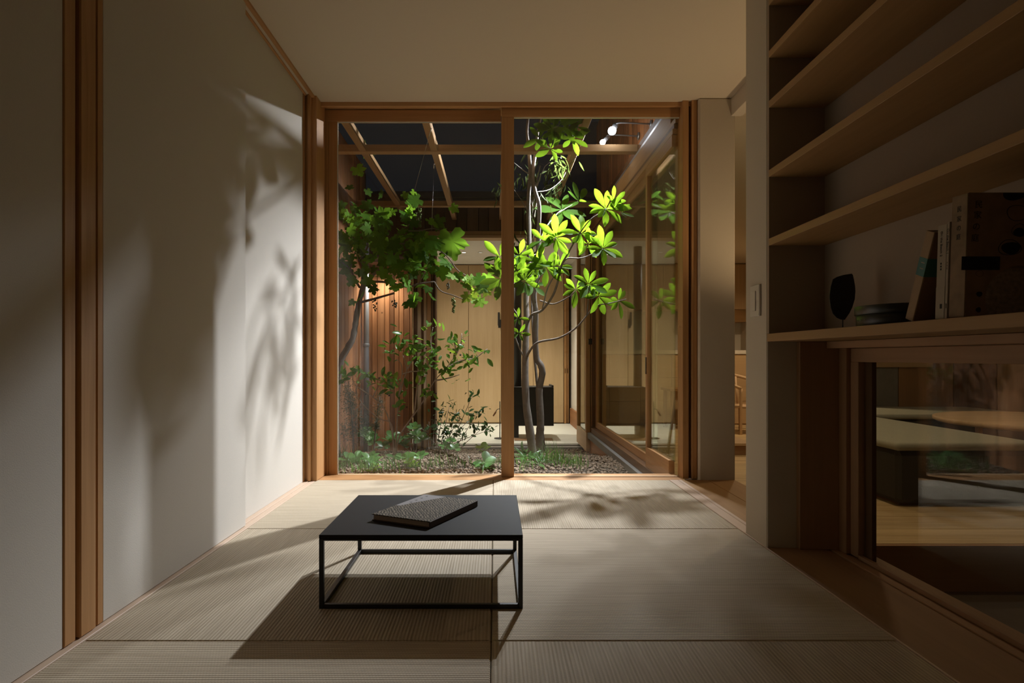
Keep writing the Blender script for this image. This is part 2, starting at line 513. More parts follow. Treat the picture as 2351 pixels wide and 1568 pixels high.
box('jamb', (-1.04, -0.962), (3.472, 3.60), (0.0, 2.0555), M_HINOKI['Z'], w)
s1 = box('sash', (0.036, 1.019), (3.425, 3.455), (1.984, 2.052), M_HINOKI['X'], w)
box('stile', (0.036, 0.106), (3.424, 3.456), (0.0, 1.984), M_HINOKI['Z'], s1)
box('pane', (0.106, 1.019), (3.436, 3.442), (-0.002, 1.984), M_GLASS, s1, bev=0)
box('glazing_bead', (0.106, 1.019), (3.430, 3.435), (1.979, 1.984), M_GEDGE, s1, bev=0)
box('bottom_rail', (0.106, 1.019), (3.428, 3.452), (-0.004, 0.0025), M_PALE['X'], s1, bev=0)
s2 = box('sash', (-0.958, 0.034), (3.490, 3.520), (1.984, 2.048), M_HINOKI['X'], w)
box('stile', (-0.958, -0.935), (3.489, 3.521), (-0.005, 1.984), M_HINOKI['Z'], s2)
box('stile', (-0.934, -0.886), (3.492, 3.521), (-0.005, 1.984), M_HINOKI['Z'], s2)
box('stile', (0.045, 0.098), (3.490, 3.520), (-0.005, 1.984), M_HINOKI['Z'], s2)
box('pane', (-0.886, 0.045), (3.502, 3.508), (-0.004, 1.984), M_GLASS, s2, bev=0)
box('glazing_bead', (-0.886, 0.045), (3.496, 3.500), (1.979, 1.984), M_GEDGE, s2, bev=0)
box('glazing_bead', (-0.886, -0.882), (3.496, 3.500), (0.0, 1.979), M_GEDGE, s2, bev=0)
box('bottom_rail', (-0.886, 0.045), (3.494, 3.516), (-0.006, 0.0), M_PALE['X'], s2, bev=0)
struct(box('wall_under_window', (-1.16, 1.04), (3.48, 3.60), (-0.6, -0.10), M_CONC, bev=0), 'concrete footing under the big window', 'wall')
struct(box('wall_over_window', (-1.16, 1.30), (3.44, 3.60), (2.12, 2.62), M_CEDARD['Z'], bev=0), 'dark outer wall band above the big window', 'wall')

# ---- right side: short plaster walls, opening, header
struct(box('wall_far_right', (1.098, 1.292), (3.340, 3.60), (-0.32, 2.0528), M_PLASTER, bev=0.006), 'narrow plaster wall between the window and the opening', 'wall')
struct(box('wall_right_pillar', (0.943, 1.30), (2.155, 2.337), (-0.56, 2.0528), M_PLASTER, bev=0.004), 'narrow plaster wall end carrying the light switch', 'wall')
struct(box('wall_header', (1.27, 1.33), (2.337, 3.34), (1.955, 2.0528), M_PLASTER, bev=0.002), 'plaster header over the opening to the dining room', 'wall')
t = empty('floor_threshold', (1.1, 2.8, 0))
struct(t, 'pale threshold boards and brown floorboards beside the tatami', 'floor')
box('board', (0.9375, 0.983), (2.338, 3.339), (-0.055, 0.0015), M_PINK['Y'], t)
box('board', (0.985, 1.003), (2.338, 3.339), (-0.055, 0.0015), M_PINK['Y'], t)
box('plank', (1.004, 1.144), (2.338, 3.345), (-0.055, 0.0), M_SHELF['Y'], t)
box('plank', (1.146, 1.290), (2.338, 3.345), (-0.055, 0.0), M_SHELF['Y'], t)
box('riser', (1.26, 1.291), (2.20, 3.60), (-0.56, -0.056), M_PALE['Y'], t)
struct(box('trim_right_edge', (0.9375, 0.9425), (-1.6, 2.338), (-0.055, 0.001), M_PINK['Y'], bev=0), 'thin pale edging strip along the tatami by the low window', 'trim')

# ---- shelves and low window in the right wall
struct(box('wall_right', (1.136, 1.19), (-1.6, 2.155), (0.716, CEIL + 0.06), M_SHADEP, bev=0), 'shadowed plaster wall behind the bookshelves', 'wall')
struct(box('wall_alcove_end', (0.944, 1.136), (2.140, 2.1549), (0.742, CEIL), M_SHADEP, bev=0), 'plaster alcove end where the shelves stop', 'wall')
sh = empty('bookshelf', (1.04, 1.0, 0.714))
tag(sh, 'six long wooden wall shelves above the low window', 'bookshelf')
for z in (0.714, 1.044, 1.280, 1.518, 1.690, 1.870):
    th = 0.027 if z < 0.8 else 0.024
    o = box('shelf', (0.943, 1.1355), (-1.6, 2.1395 if z > .8 else 2.1545), (z, z + th), M_SHELF['Y'], sh, bev=0.0012)

w = empty('window_2', (1.2, 1.0, 0))
struct(w, 'low wooden framed window at floor level below the shelves', 'window')
box('sill', (0.943, 1.128), (-1.6, 2.154), (-0.055, 0.0), M_RAILW['Y'], w)
box('sill', (1.130, 1.150), (-1.6, 2.154), (-0.055, -0.003), M_RAILW['Y'], w)
box('sill', (1.152, 1.178), (-1.6, 2.154), (-0.055, 0.001), M_RAILW['Y'], w)
box('sill', (1.180, 1.27), (-1.6, 2.154), (-0.56, -0.004), M_RAILW['Y'], w)
box('jamb', (1.045, 1.200), (2.130, 2.1545), (0.0, 0.7135), M_RAILW['Z'], w)
box('jamb', (1.178, 1.26), (2.085, 2.129), (0.0, 0.7135), M_RAILW['Z'], w)
box('head', (1.136, 1.27), (-1.6, 2.129), (0.690, 0.7135), M_RAILW['Y'], w)
s = box('sash', (1.192, 1.228), (-1.6, 2.082), (0.644, 0.6895), M_RAILW['Y'], w)
box('stile', (1.192, 1.228), (2.040, 2.083), (0.0, 0.644), M_RAILW['Z'], s)
box('pane', (1.207, 1.213), (-1.6, 2.04), (0.0, 0.644), M_GLASS, s, bev=0)
box('glazing_bead', (1.193, 1.206), (-1.6, 2.04), (-0.003, 0.010), M_RAILW['Y'], s, bev=0)
box('glazing_bead', (1.214, 1.228), (2.0, 2.04), (0.0, 0.644), M_DARKW['Z'], s, bev=0)
struct(box('wall_right_outer', (1.19, 1.27), (-1.6, 2.155), (0.7136, 2.2), M_WHITE, bev=0), 'outer face of the wall holding the low window', 'wall')

# ---- courtyard ground
def gz(x, y):
    z = -0.205 + 0.075 * math.exp(-(((x - 0.35) / .8) ** 2 + ((y - 4.75) / .55) ** 2)) + 0.06 * math.exp(-(((x + .9) / .7) ** 2 + ((y - 5.0) / .7) ** 2))
    f = min(1, max(0, (y - 5.2) / 1.6))
    return z * (1 - f) + (-0.378) * f
V, F = [], []
nx, ny = 60, 84
for j in range(ny):
    for i in range(nx):
        x = -1.5 + 2.62 * i / (nx - 1); y = 3.6 + 3.42 * j / (ny - 1)
        V.append((x, y, gz(x, y) + random.uniform(-.008, .008)))
for j in range(ny - 1):
    for i in range(nx - 1):
        a = j * nx + i
        F.append((a, a + 1, a + nx + 1, a + nx))
struct(mesh_obj('ground', V, F, M_EARTH, smooth=True), 'dark soil bed of the courtyard garden', 'ground')

# gravel: nobody could count it
rng = np.random.default_rng(3)
N = 15000
oct_v = np.array([[1, 0, 0], [-1, 0, 0], [0, 1, 0], [0, -1, 0], [0, 0, 1], [0, 0, -1]], float)
oct_f = np.array([[0, 2, 4], [2, 1, 4], [1, 3, 4], [3, 0, 4], [2, 0, 5], [1, 2, 5], [3, 1, 5], [0, 3, 5]])
px_ = rng.uniform(-1.38, 0.97, N); py_ = rng.uniform(4.15, 6.93, N)
pz_ = np.array([gz(a, b) for a, b in zip(px_, py_)]) + rng.uniform(0, .012, N)
sz = rng.uniform(.007, .019, N)
vv = oct_v[None] * (1 + rng.uniform(-.3, .3, (N, 6, 3)) * np.abs(oct_v)[None]) * sz[:, None, None] * np.array([1.2, 1.0, .7])
an = rng.uniform(0, 6.28, N); ca, sa = np.cos(an)[:, None], np.sin(an)[:, None]
vx = vv[:, :, 0] * ca - vv[:, :, 1] * sa + px_[:, None]; vy = vv[:, :, 0] * sa + vv[:, :, 1] * ca + py_[:, None]; vz = vv[:, :, 2] + pz_[:, None]
verts = np.stack([vx, vy, vz], -1).reshape(-1, 3)
faces = (oct_f[None] + (np.arange(N) * 6)[:, None, None]).reshape(-1, 3)
me = bpy.data.meshes.new('gravel')
me.vertices.add(len(verts)); me.vertices.foreach_set('co', verts.ravel())
me.loops.add(faces.size); me.loops.foreach_set('vertex_index', faces.ravel())
me.polygons.add(len(faces)); me.polygons.foreach_set('loop_start', np.arange(0, faces.size, 3)); me.polygons.foreach_set('loop_total', np.full(len(faces), 3))
me.polygons.foreach_set('use_smooth', [True] * len(faces))
me.update(calc_edges=True)
mg, nt, b = new_mat('gravel_stone')
tc = nd(nt, 'ShaderNodeTexCoord'); no = nd(nt, 'ShaderNodeTexNoise'); no.inputs['Scale'].default_value = 55; no.inputs['Detail'].default_value = 1
nt.links.new(tc.outputs['Object'], no.inputs['Vector'])
rp = nd(nt, 'ShaderNodeValToRGB'); rp.color_ramp.elements[0].position = .32; rp.color_ramp.elements[0].color = (.085, .056, .034, 1)
rp.color_ramp.elements[1].position = .68; rp.color_ramp.elements[1].color = (.31, .225, .15, 1)
nt.links.new(no.outputs['Fac'], rp.inputs['Fac']); nt.links.new(rp.outputs[0], b.inputs['Base Color']); b.inputs['Roughness'].default_value = .8
me.materials.append(mg)
o = bpy.data.objects.new('gravel', me); COL.objects.link(o)
tag(o, 'small brown gravel covering the courtyard ground', 'gravel', kind='stuff')

# ---- courtyard walls of cedar boards
def board_wall(name, label, mats, segs, make):
    r = empty(name, make(segs[0][0], 0)[3])
    struct(r, label, 'wall')
    for a, bb in segs:
        xr, yr, zr, _ = make(a, bb)
        box('board', xr, yr, zr, mats, r, bev=0.004)
    return r
def splits(a, bmax, w0, w1):
    out = []
    while a < bmax - .01:
        e = min(bmax, a + random.uniform(w0, w1)); out.append((a, e - 0.004)); a = e
    return out
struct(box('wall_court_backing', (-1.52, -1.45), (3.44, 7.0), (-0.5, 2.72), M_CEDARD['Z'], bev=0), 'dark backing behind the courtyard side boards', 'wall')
board_wall('wall_court_left', 'cedar board wall along the left of the courtyard', M_CEDAR['Z'], splits(3.6, 6.80, .12, .22),
           lambda a, e: ((-1.45, -1.41 - random.uniform(0, .008)), (a, e), (-0.40, 2.72), (-1.43, 3.6, -.4)))
board_wall('wall_court_end', 'reddish cedar board wall beside the far glazed opening', M_CEDAR['Z'], splits(-1.41, -0.90, .045, .085),
           lambda a, e: ((a, e), (6.80 - random.uniform(0, .004), 6.84), (-0.40, 1.66), (-1.15, 6.82, -.4)))
board_wall('wall_court_right_upper', 'cedar board wall above the courtyard glass doors, lit by the spotlights', M_CEDAR['Z'], splits(3.6, 7.1, .09, .12),
           lambda a, e: ((1.16 + random.uniform(0, .005), 1.20), (a, e), (2.12, 3.3), (1.18, 3.6, 2.1)))
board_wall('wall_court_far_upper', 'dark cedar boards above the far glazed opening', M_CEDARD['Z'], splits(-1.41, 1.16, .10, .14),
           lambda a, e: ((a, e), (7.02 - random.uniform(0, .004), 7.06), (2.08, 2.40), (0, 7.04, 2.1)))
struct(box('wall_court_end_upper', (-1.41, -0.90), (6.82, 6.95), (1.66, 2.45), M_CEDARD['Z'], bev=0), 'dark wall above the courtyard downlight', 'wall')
struct(box('roof_eave_small', (-1.41, -0.88), (6.42, 6.82), (1.645, 1.70), M_CEDARD['X']), 'small dark eave over the end cedar wall', 'roof')
f_ = empty('roof_far', (0, 7.3, 2.4))
struct(f_, 'dark metal roof edge of the building across the courtyard', 'roof')
box('fascia', (-1.52, 1.25), (6.93, 6.96), (2.41, 2.50), M_SLATE, f_)
box('gutter', (-1.52, 1.25), (6.86, 6.925), (2.43, 2.475), M_SLATE, f_)
box('slab', (-1.52, 4.2), (6.962, 9.9), (2.41, 2.52), M_SLATE, f_)
struct(box('wall_neighbour', (1.15, 5.0), (10.4, 10.5), (1.5, 4.6), M_NEIGH, bev=0), 'blue grey neighbouring wall beyond the roof', 'wall')

# ---- right side of the courtyard: glass wall to the dining room
w = empty('window_3', (1.04, 5.0, -0.3))
struct(w, 'tall glass doors along the right side of the courtyard', 'window')
box('base_board', (0.985, 1.10), (3.60, 6.9), (-0.56, -0.175), M_CEDAR['Y'], w, bev=.003)
box('sill', (0.955, 1.12), (3.60, 6.9), (-0.172, -0.115), M_CONC, w)
box('track', (0.985, 1.10), (3.60, 6.5), (-0.113, -0.06), M_DARKW['Y'], w)
box('head', (0.992, 1.095), (3.468, 6.9), (1.905, 1.935), M_BEAM['Y'], w)
box('head', (1.000, 1.095), (3.468, 6.9), (1.937, 1.965), M_DARKW['Y'], w)
box('head', (1.008, 1.095), (3.468, 6.9), (1.967, 2.00), M_BEAM['Y'], w)
box('head', (1.018, 1.10), (3.60, 6.9), (2.002, 2.11), M_BEAM['Y'], w)
fx = box('sash', (1.030, 1.062), (4.00, 6.36), (1.845, 1.904), M_BEAM['Y'], w)
box('bottom_rail', (1.030, 1.062), (4.00, 6.36), (-0.058, 0.0), M_HINOKI['Y'], fx)
box('stile', (1.030, 1.062), (6.30, 6.36), (0.0, 1.845), M_HINOKI['Z'], fx)
box('pane', (1.043, 1.049), (4.00, 6.30), (0.0, 1.845), M_GLASSG, fx, bev=0)
lf = box('sash', (0.988, 1.022), (3.468, 4.075), (1.835, 1.90), M_HINOKI['Y'], w)
box('stile', (0.988, 1.022), (4.03, 4.075), (0.075, 1.835), M_HINOKI['Z'], lf)
box('bottom_rail', (0.988, 1.022), (3.534, 4.075), (-0.058, 0.074), M_HINOKI['Y'], lf)
box('pane', (1.002, 1.008), (3.468, 4.03), (0.075, 1.835), M_GLASSG, lf, bev=0)
box('door_pull', (0.982, 0.988), (4.045, 4.06), (0.55, 0.66), M_BLACK, lf)
box('post', (1.00, 1.10), (6.362, 6.44), (-0.113, 1.904), M_DARKW['Z'], w)
struct(box('wall_court_soffit', (1.02, 1.16), (3.60, 6.9), (2.112, 2.13), M_METAL, bev=0), 'grey metal strip under the courtyard wall boards', 'wall')

# ---- far building across the courtyard: frame, room behind
fr = empty('window_4', (0, 7.0, -0.35))
struct(fr, 'wide glazed opening of the room across the courtyard', 'window')
box('sill', (-0.90, 1.10), (6.94, 7.02), (-0.42, -0.345), M_METAL, fr)
box('track', (-0.90, 1.10), (7.022, 7.06), (-0.42, -0.352), M_DARKW['X'], fr)
box('track', (-0.90, 1.10), (7.062, 7.16), (-0.42, -0.338), M_CONC, fr)
box('head', (-0.90, 1.10), (6.98, 7.16), (2.0, 2.03), M_PALE['X'], fr)
box('head', (-0.90, 1.10), (7.00, 7.16), (2.032, 2.08), M_BEAM['X'], fr)
for x0, x1, y0, m in ((-0.90, -0.862, 6.86, M_DARKW), (-0.860, -0.822, 6.90, M_PALE), (-0.820, -0.795, 6.94, M_DARKW), (-0.793, -0.765, 6.92, M_PALE),
                      (-0.763, -0.715, 6.95, M_HINOKI), (-0.710, -0.688, 6.96, M_BLACK if 0 else M_DARKW), (-0.680, -0.664, 6.98, M_DARKW)):
    box('jamb', (x0, x1), (y0, 7.16), (-0.36, 2.0), m['Z'], fr)

d = empty('door_4', (0.96, 6.8, -0.31))
struct(d, 'folded wooden glass door leaves standing open at the far room', 'door')
def leaf_door(x0, x1, y0, y1):
    l = box('leaf', (x0, x1), (y0, y1), (-0.31, -0.12), M_PALE['Y'], d, bev=.002)
    box('stile', (x0, x1), (y0, y0 + .07), (-0.118, 1.90), M_HINOKI['Z'], l)
    box('stile', (x0, x1), (y1 - .07, y1), (-0.118, 1.90), M_HINOKI['Z'], l)
    box('top_rail', (x0, x1), (y0, y1), (1.902, 1.99), M_HINOKI['Y'], l)
    box('pane', ((x0 + x1) / 2 - .003, (x0 + x1) / 2 + .003), (y0 + .07, y1 - .07), (-0.118, 1.90), M_GLASSG, l, bev=0)
leaf_door(0.940, 0.983, 6.40, 7.14)
leaf_door(0.990, 1.033, 6.40, 7.14)
for z in (-0.16, 0.82, 1.75):
    box('hinge', (0.965, 1.008), (6.388, 6.3995), (z - .03, z + .03), M_BLACK, d)

struct(box('floor_far_room', (-1.5, 1.15), (7.161, 9.3), (-0.42, -0.335), M_TILE, bev=0), 'pale stone floor of the room across the courtyard', 'floor')
struct(box('ceiling_far_room', (-1.5, 1.15), (7.061, 9.9), (CEIL, CEIL + .04), M_WHITE, bev=0), 'white ceiling of the room across the courtyard', 'ceiling')
struct(box('wall_far_room_left', (-1.55, -1.5), (6.96, 9.9), (-0.42, 2.4), M_WHITE, bev=0), 'white side wall of the far room', 'wall')
struct(box('wall_far_room_right', (1.15, 1.20), (6.91, 9.9), (-0.42, 2.4), M_WHITE, bev=0), 'white wall dividing the far room from the kitchen', 'wall')
struct(box('baseboard_far_room', (1.12, 1.1495), (7.2, 9.28), (-0.334, -0.10), M_CEDAR['Y']), 'orange wooden skirting panel in the far room', 'baseboard')
struct(box('wall_far_room_back', (-1.5, 4.0), (9.86, 9.95), (-0.42, 2.4), M_WHITE, bev=0), 'back wall behind the far cabinets', 'wall')
cb = empty('storage_cabinet', (0, 9.5, -0.33))
tag(cb, 'full height pale wood cabinet doors across the back of the far room', 'cabinet')
xs = [-1.49, -0.92, -0.395, 0.095, 0.575, 1.03]
for i in range(5):
    box('door', (xs[i] + .003, xs[i + 1] - .003), (9.30, 9.33), (-0.315, 2.035), M_CAB['Z'], cb, bev=.002)
box('body', (-1.49, 1.03), (9.331, 9.85), (-0.334, 2.05), M_CAB['Z'], cb)
sd = empty('door_5', (1.09, 9.3, -0.33))
struct(sd, 'pair of narrow wooden sliding doors beside the far cabinets', 'door')
for x0, x1, y0 in ((1.036, 1.072, 9.30), (1.076, 1.112, 9.33)):
    o = box('leaf', (x0, x1), (y0, y0 + .03), (-0.33, 2.04), M_HINOKI['Z'], sd)
    box('finger_pull', ((x0 + x1) / 2 - .008, (x0 + x1) / 2 + .008), (y0 - .003, y0 - .0005), (0.42, 0.49), M_DARKW['Z'], o)

# ---- dining / living side
fl = empty('floor_dining', (3, 6, -0.32))
struct(fl, 'pine plank floor of the dining and living room', 'floor')
y = 3.27
while y < 9.6:
    e = min(9.6, y + 0.137)
    box('plank', (1.205 if y > 6.9 else 1.11, 6.5), (y, e - .002), (-0.36, -0.32), M_FLOORW['X'], fl, bev=.001)
    y = e
struct(box('floor_entry', (1.262, 6.5), (-1.6, 3.26), (-0.62, -0.56), M_DOMA, bev=0), 'dark lower entry floor beyond the low window', 'floor')
struct(box('wall_entry_riser', (1.292, 6.5), (3.235, 3.268), (-0.56, -0.322), M_RAILW['X'], bev=0), 'brown riser board below the pine floor edge', 'wall')
struct(box('ceiling_dining', (1.33, 6.5), (-1.6, 9.9), (2.09, 2.15), M_CEILP, bev=0), 'plaster ceiling of the dining and living room', 'ceiling')
struct(box('ceiling_dining_strip', (1.10, 1.33), (3.60, 6.91), (2.09, 2.11), M_CEILP, bev=0), 'narrow ceiling strip along the courtyard glass', 'ceiling')
struct(box('wall_living_right', (6.5, 6.6), (-1.6, 9.9), (-0.6, 2.2), M_PLASTER, bev=0), 'outer wall of the living room', 'wall')
struct(box('wall_entry_back', (1.30, 6.5), (-1.7, -1.6), (-0.6, 2.2), M_PLASTER, bev=0), 'back wall of the entry', 'wall')
lv = empty('wall_living_back', (5.2, 7.15, -.3))
struct(lv, 'dark panelled wall behind the grey sofa', 'wall')
for x0, x1, m in ((3.95, 4.62, M_CONC), (4.63, 5.25, M_RAILW['Z']), (5.26, 5.75, M_DARKW['Z']), (5.76, 6.5, M_PALE['Z'])):
    box('panel', (x0, x1), (7.12, 7.18), (-0.319, 2.085), m, lv)
box('rail', (3.95, 5.0), (7.09, 7.119), (0.545, 0.60), M_PALE['X'], lv)
struct(box('wall_kitchen_side', (3.90, 3.95), (7.12, 9.9), (-0.319, 2.09), M_PLASTER, bev=0), 'plaster wall at the end of the kitchen', 'wall')

# ================================================================== THINGS
# ---- low black table
tb = empty('low_table', (-0.193, 1.865, 0))
tag(tb, 'low black steel frame table standing on the tatami', 'table')
X0, X1, Y0, Y1, ZT, B = -0.461, 0.0735, 1.629, 2.101, 0.194, 0.012
box('table_top', (X0, X1), (Y0, Y1), (ZT - .010, ZT), M_TABLETOP, tb, bev=.0008)
for x in (X0, X1 - B):
    for yy in (Y0, Y1 - B):
        box('leg', (x, x + B), (yy, yy + B), (0.0, ZT - .0105), M_BLACK, tb, bev=.001)
for yy in (Y0, Y1 - B):
    box('rail', (X0 + B, X1 - B), (yy, yy + B), (0.0, B), M_BLACK, tb, bev=.001)
    box('apron', (X0 + B, X1 - B), (yy + .001, yy + B), (ZT - .016, ZT - .0105), M_BLACK, tb, bev=.001)
for x in (X0, X1 - B):
    box('rail', (x, x + B), (Y0 + B, Y1 - B), (0.0, B), M_BLACK, tb, bev=.001)
    box('apron', (x, x + B), (Y0 + B, Y1 - B), (ZT - .016, ZT - .0105), M_BLACK, tb, bev=.001)

# ---- book on the table (printed cover: roofs below a pale sky)
def cover_roofs():
    m, nt, b = new_mat('printed_roofs')
    b.inputs['Roughness'].default_value = .7
    b.inputs['Specular IOR Level'].default_value = .15
    tc = nd(nt, 'ShaderNodeTexCoord'); sp = nd(nt, 'ShaderNodeSeparateXYZ'); nt.links.new(tc.outputs['Object'], sp.inputs[0])
    # local x: across the book (0 spine .. -0.19), local y: along the spine
    wv = nd(nt, 'ShaderNodeTexWave', wave_type='BANDS', bands_direction='DIAGONAL'); wv.inputs['Scale'].default_value = 55; wv.inputs['Distortion'].default_value = 7; wv.inputs['Detail'].default_value = 3
    nt.links.new(tc.outputs['Object'], wv.inputs['Vector'])
    n = nd(nt, 'ShaderNodeTexNoise'); n.inputs['Scale'].default_value = 60; n.inputs['Detail'].default_value = 5; nt.links.new(tc.outputs['Object'], n.inputs['Vector'])
    mul = nd(nt, 'ShaderNodeMath', operation='MULTIPLY'); nt.links.new(wv.outputs['Fac'], mul.inputs[0]); nt.links.new(n.outputs['Fac'], mul.inputs[1])
    r = nd(nt, 'ShaderNodeValToRGB'); r.color_ramp.elements[0].color = (.018, .014, .009, 1); r.color_ramp.elements[1].color = (.30, .25, .18, 1); r.color_ramp.elements[1].position = .7
    nt.links.new(mul.outputs[0], r.inputs['Fac'])
    # sky: region towards the far-left edge of the cover, below a ridge line
    k = nd(nt, 'ShaderNodeMath', operation='MULTIPLY_ADD'); k.inputs[1].default_value = -0.41; k.inputs[2].default_value = 0.0
    nt.links.new(sp.outputs['Y'], k.inputs[0])
    s = nd(nt, 'ShaderNodeMath', operation='ADD'); nt.links.new(sp.outputs['X'], s.inputs[0]); nt.links.new(k.outputs[0], s.inputs[1])
    n2 = nd(nt, 'ShaderNodeTexNoise'); n2.inputs['Scale'].default_value = 14; nt.links.new(tc.outputs['Object'], n2.inputs['Vector'])
    j = nd(nt, 'ShaderNodeMath', operation='MULTIPLY_ADD'); j.inputs[1].default_value = .012; nt.links.new(n2.outputs['Fac'], j.inputs[0]); nt.links.new(s.outputs[0], j.inputs[2])
    sky = nd(nt, 'ShaderNodeMath', operation='LESS_THAN'); sky.inputs[1].default_value = -0.066; nt.links.new(j.outputs[0], sky.inputs[0])
    y1 = nd(nt, 'ShaderNodeMath', operation='GREATER_THAN'); y1.inputs[1].default_value = -0.022; nt.links.new(sp.outputs['Y'], y1.inputs[0])
    mm = nd(nt, 'ShaderNodeMath', operation='MULTIPLY'); nt.links.new(sky.outputs[0], mm.inputs[0]); nt.links.new(y1.outputs[0], mm.inputs[1])
    mx = nd(nt, 'ShaderNodeMix', data_type='RGBA'); mx.inputs['B'].default_value = (.30, .285, .28, 1)
    nt.links.new(mm.outputs[0], mx.inputs['Factor']); nt.links.new(r.outputs[0], mx.inputs['A']); nt.links.new(mx.outputs['Result'], b.inputs['Base Color'])
    return m
M_COVER = cover_roofs()
M_PAGES = plain('page_edges', (0.42, 0.33, 0.25), .8, noise=.15, nscale=300)
M_SPINE = plain('brown_spine', (0.07, 0.05, 0.035), .5, noise=.3, nscale=40)
ctr = Vector((-0.2035, 1.858, ZT))
rz = math.radians(-26.0)
bk = empty('photo_book', ctr, (0, 0, rz))
tag(bk, 'hardback photo book lying aslant on the black low table', 'book')
HX, HY, HT = 0.096, 0.140, 0.019
box('back_cover', (-HX, HX), (-HY, HY), (0.0005, 0.003), M_SPINE, bk, bev=.0008, local=True)
box('pages', (-HX + .004, HX - .002), (-HY + .003, HY - .003), (0.003, HT - .0025), M_PAGES, bk, bev=.0008, local=True)
fc = box('front_cover', (-HX, HX), (-HY, HY), (HT - .0025, HT), M_COVER, bk, bev=.0008, local=True)
box('spine', (HX - .0005, HX + .003), (-HY, HY), (0.0006, HT - .0004), M_SPINE, bk, bev=.001, local=True)
tube('ridge_line', [(-HX + .018, -.078, HT + .0003), (-.020, -.045, HT + .0003), (-.045, .03, HT + .0003), (-.078, HY - .002, HT + .0003)], .0011, .0011, M_PAGES, bk, 5, 3, local=True) if False else None
M_INK = plain('print_ink', (0.05, 0.04, 0.04), .6)
for k in range(4):
    q = .118 - k * .030
    for a, c_, w_, h_ in ((0, 0, .010, .0016), (0, .004, .0016, .010), (.003, -.003, .006, .0014)):
        box('title_stroke', (-.076 + a - w_ / 2, -.076 + a + w_ / 2), (q + c_ - h_ / 2, q + c_ + h_ / 2), (HT, HT + .0002), M_INK, fc, bev=0, local=True).location -= fc.location

# ---- black leaf shaped ornament on the shelf
SZ = 0.7415
orn = empty('leaf_ornament', (1.043, 1.866, SZ))
tag(orn, 'black leaf shaped metal ornament on a thin stem, on the lowest shelf', 'ornament')
pts = [(296, 380), (380, 330), (520, 288), (690, 262), (715, 290), (740, 400), (763, 540), (768, 640), (755, 800), (700, 980), (640, 1100), (545, 1236), (470, 1234), (380, 1195), (295, 1105), (250, 980), (222, 780), (224, 700), (250, 540), (285, 420)]
pl = [at(1880 + a / 9.223, 600 + b_ / 9.223, 1.866) for a, b_ in pts]
V = [(v.x, 1.8645, v.z) for v in pl] + [(v.x, 1.8675, v.z) for v in pl]
n = len(pl)
F = [tuple(range(n)), tuple(reversed(range(n, 2 * n)))] + [(i, i + n, (i + 1) % n + n, (i + 1) % n) for i in range(n)]
mesh_obj('blade', V, F, M_BLACK, orn, (1.04, 1.866, .84))
tube('stem', [(1.0445, 1.866, SZ + .004), (1.0445, 1.866, SZ + .036)], .0016, .0016, M_BLACK, orn, 8)
lathe('base', [(.022, 0), (.022, .003), (.003, .004)], (1.043, 1.866, SZ), M_BLACK, orn, 20)

# ---- oval bentwood box
ob = empty('oval_box', (1.032, 1.635, SZ))
tag(ob, 'black oval bentwood box with a lid beside the leaning book', 'box')
M_LACQ = plain('black_lacquer', (0.020, 0.020, 0.012), .35, noise=.3, nscale=20)
lathe('body', [(.93, 0.0), (.95, .002), (.95, .040)], (1.032, 1.635, SZ), M_LACQ, ob, 40, .066, .098)
lathe('lid', [(.985, 0.0), (1.0, .001), (1.0, .0215), (.985, .0228)], (1.032, 1.635, SZ + .031), M_LACQ, ob, 40, .066, .098)
for a in (2.85, 3.05, 3.25):
    lathe('rivet', [(.0012, -.001), (.0012, .001)], (1.032 + .064 * math.cos(a), 1.635 + .094 * math.sin(a), SZ + .016), M_METAL, ob, 8)

# ---- books on the shelf
M_KRAFT = plain('tan_bookcloth', (0.30, 0.19, 0.10), .7, noise=.15, nscale=90)
M_KRAFT2 = plain('tan_book_cover', (0.20, 0.115, 0.06), .7, noise=.15, nscale=40)
M_TEAL = plain('teal_band', (0.06, 0.16, 0.15), .7, noise=.1)
M_TEALD = plain('green_band', (0.04, 0.13, 0.09), .7, noise=.1)
M_CREAM = plain('cream_paper', (0.33, 0.27, 0.20), .75, noise=.05)
M_OLD = plain('worn_brown_paper', (0.22, 0.145, 0.08), .8, noise=.4, nscale=30)
M_STRAP = plain('black_print', (0.006, 0.005, 0.004), .7, noise=.3)
M_INKD = plain('dark_ink', (0.012, 0.009, 0.007), .8)

def text_obj(s, size, loc, rot, mat, parent, name='lettering'):
    cu = bpy.data.curves.new('lettering_curve', 'FONT')
    cu.body = s; cu.size = size; cu.align_x = 'CENTER'; cu.align_y = 'CENTER'; cu.extrude = 0.00012; cu.resolution_u = 3
    tmp = bpy.data.objects.new('lettering_tmp', cu)
    COL.objects.link(tmp)
    dg = bpy.context.evaluated_depsgraph_get(); dg.update()
    me = bpy.data.meshes.new_from_object(tmp.evaluated_get(dg))
    me.name = 'lettering'
    bpy.data.objects.remove(tmp)
    me.materials.clear(); me.materials.append(mat)
    o = bpy.data.objects.new(name, me)
    COL.objects.link(o)
    o.parent = parent; o.location = loc; o.rotation_euler = rot
    return o

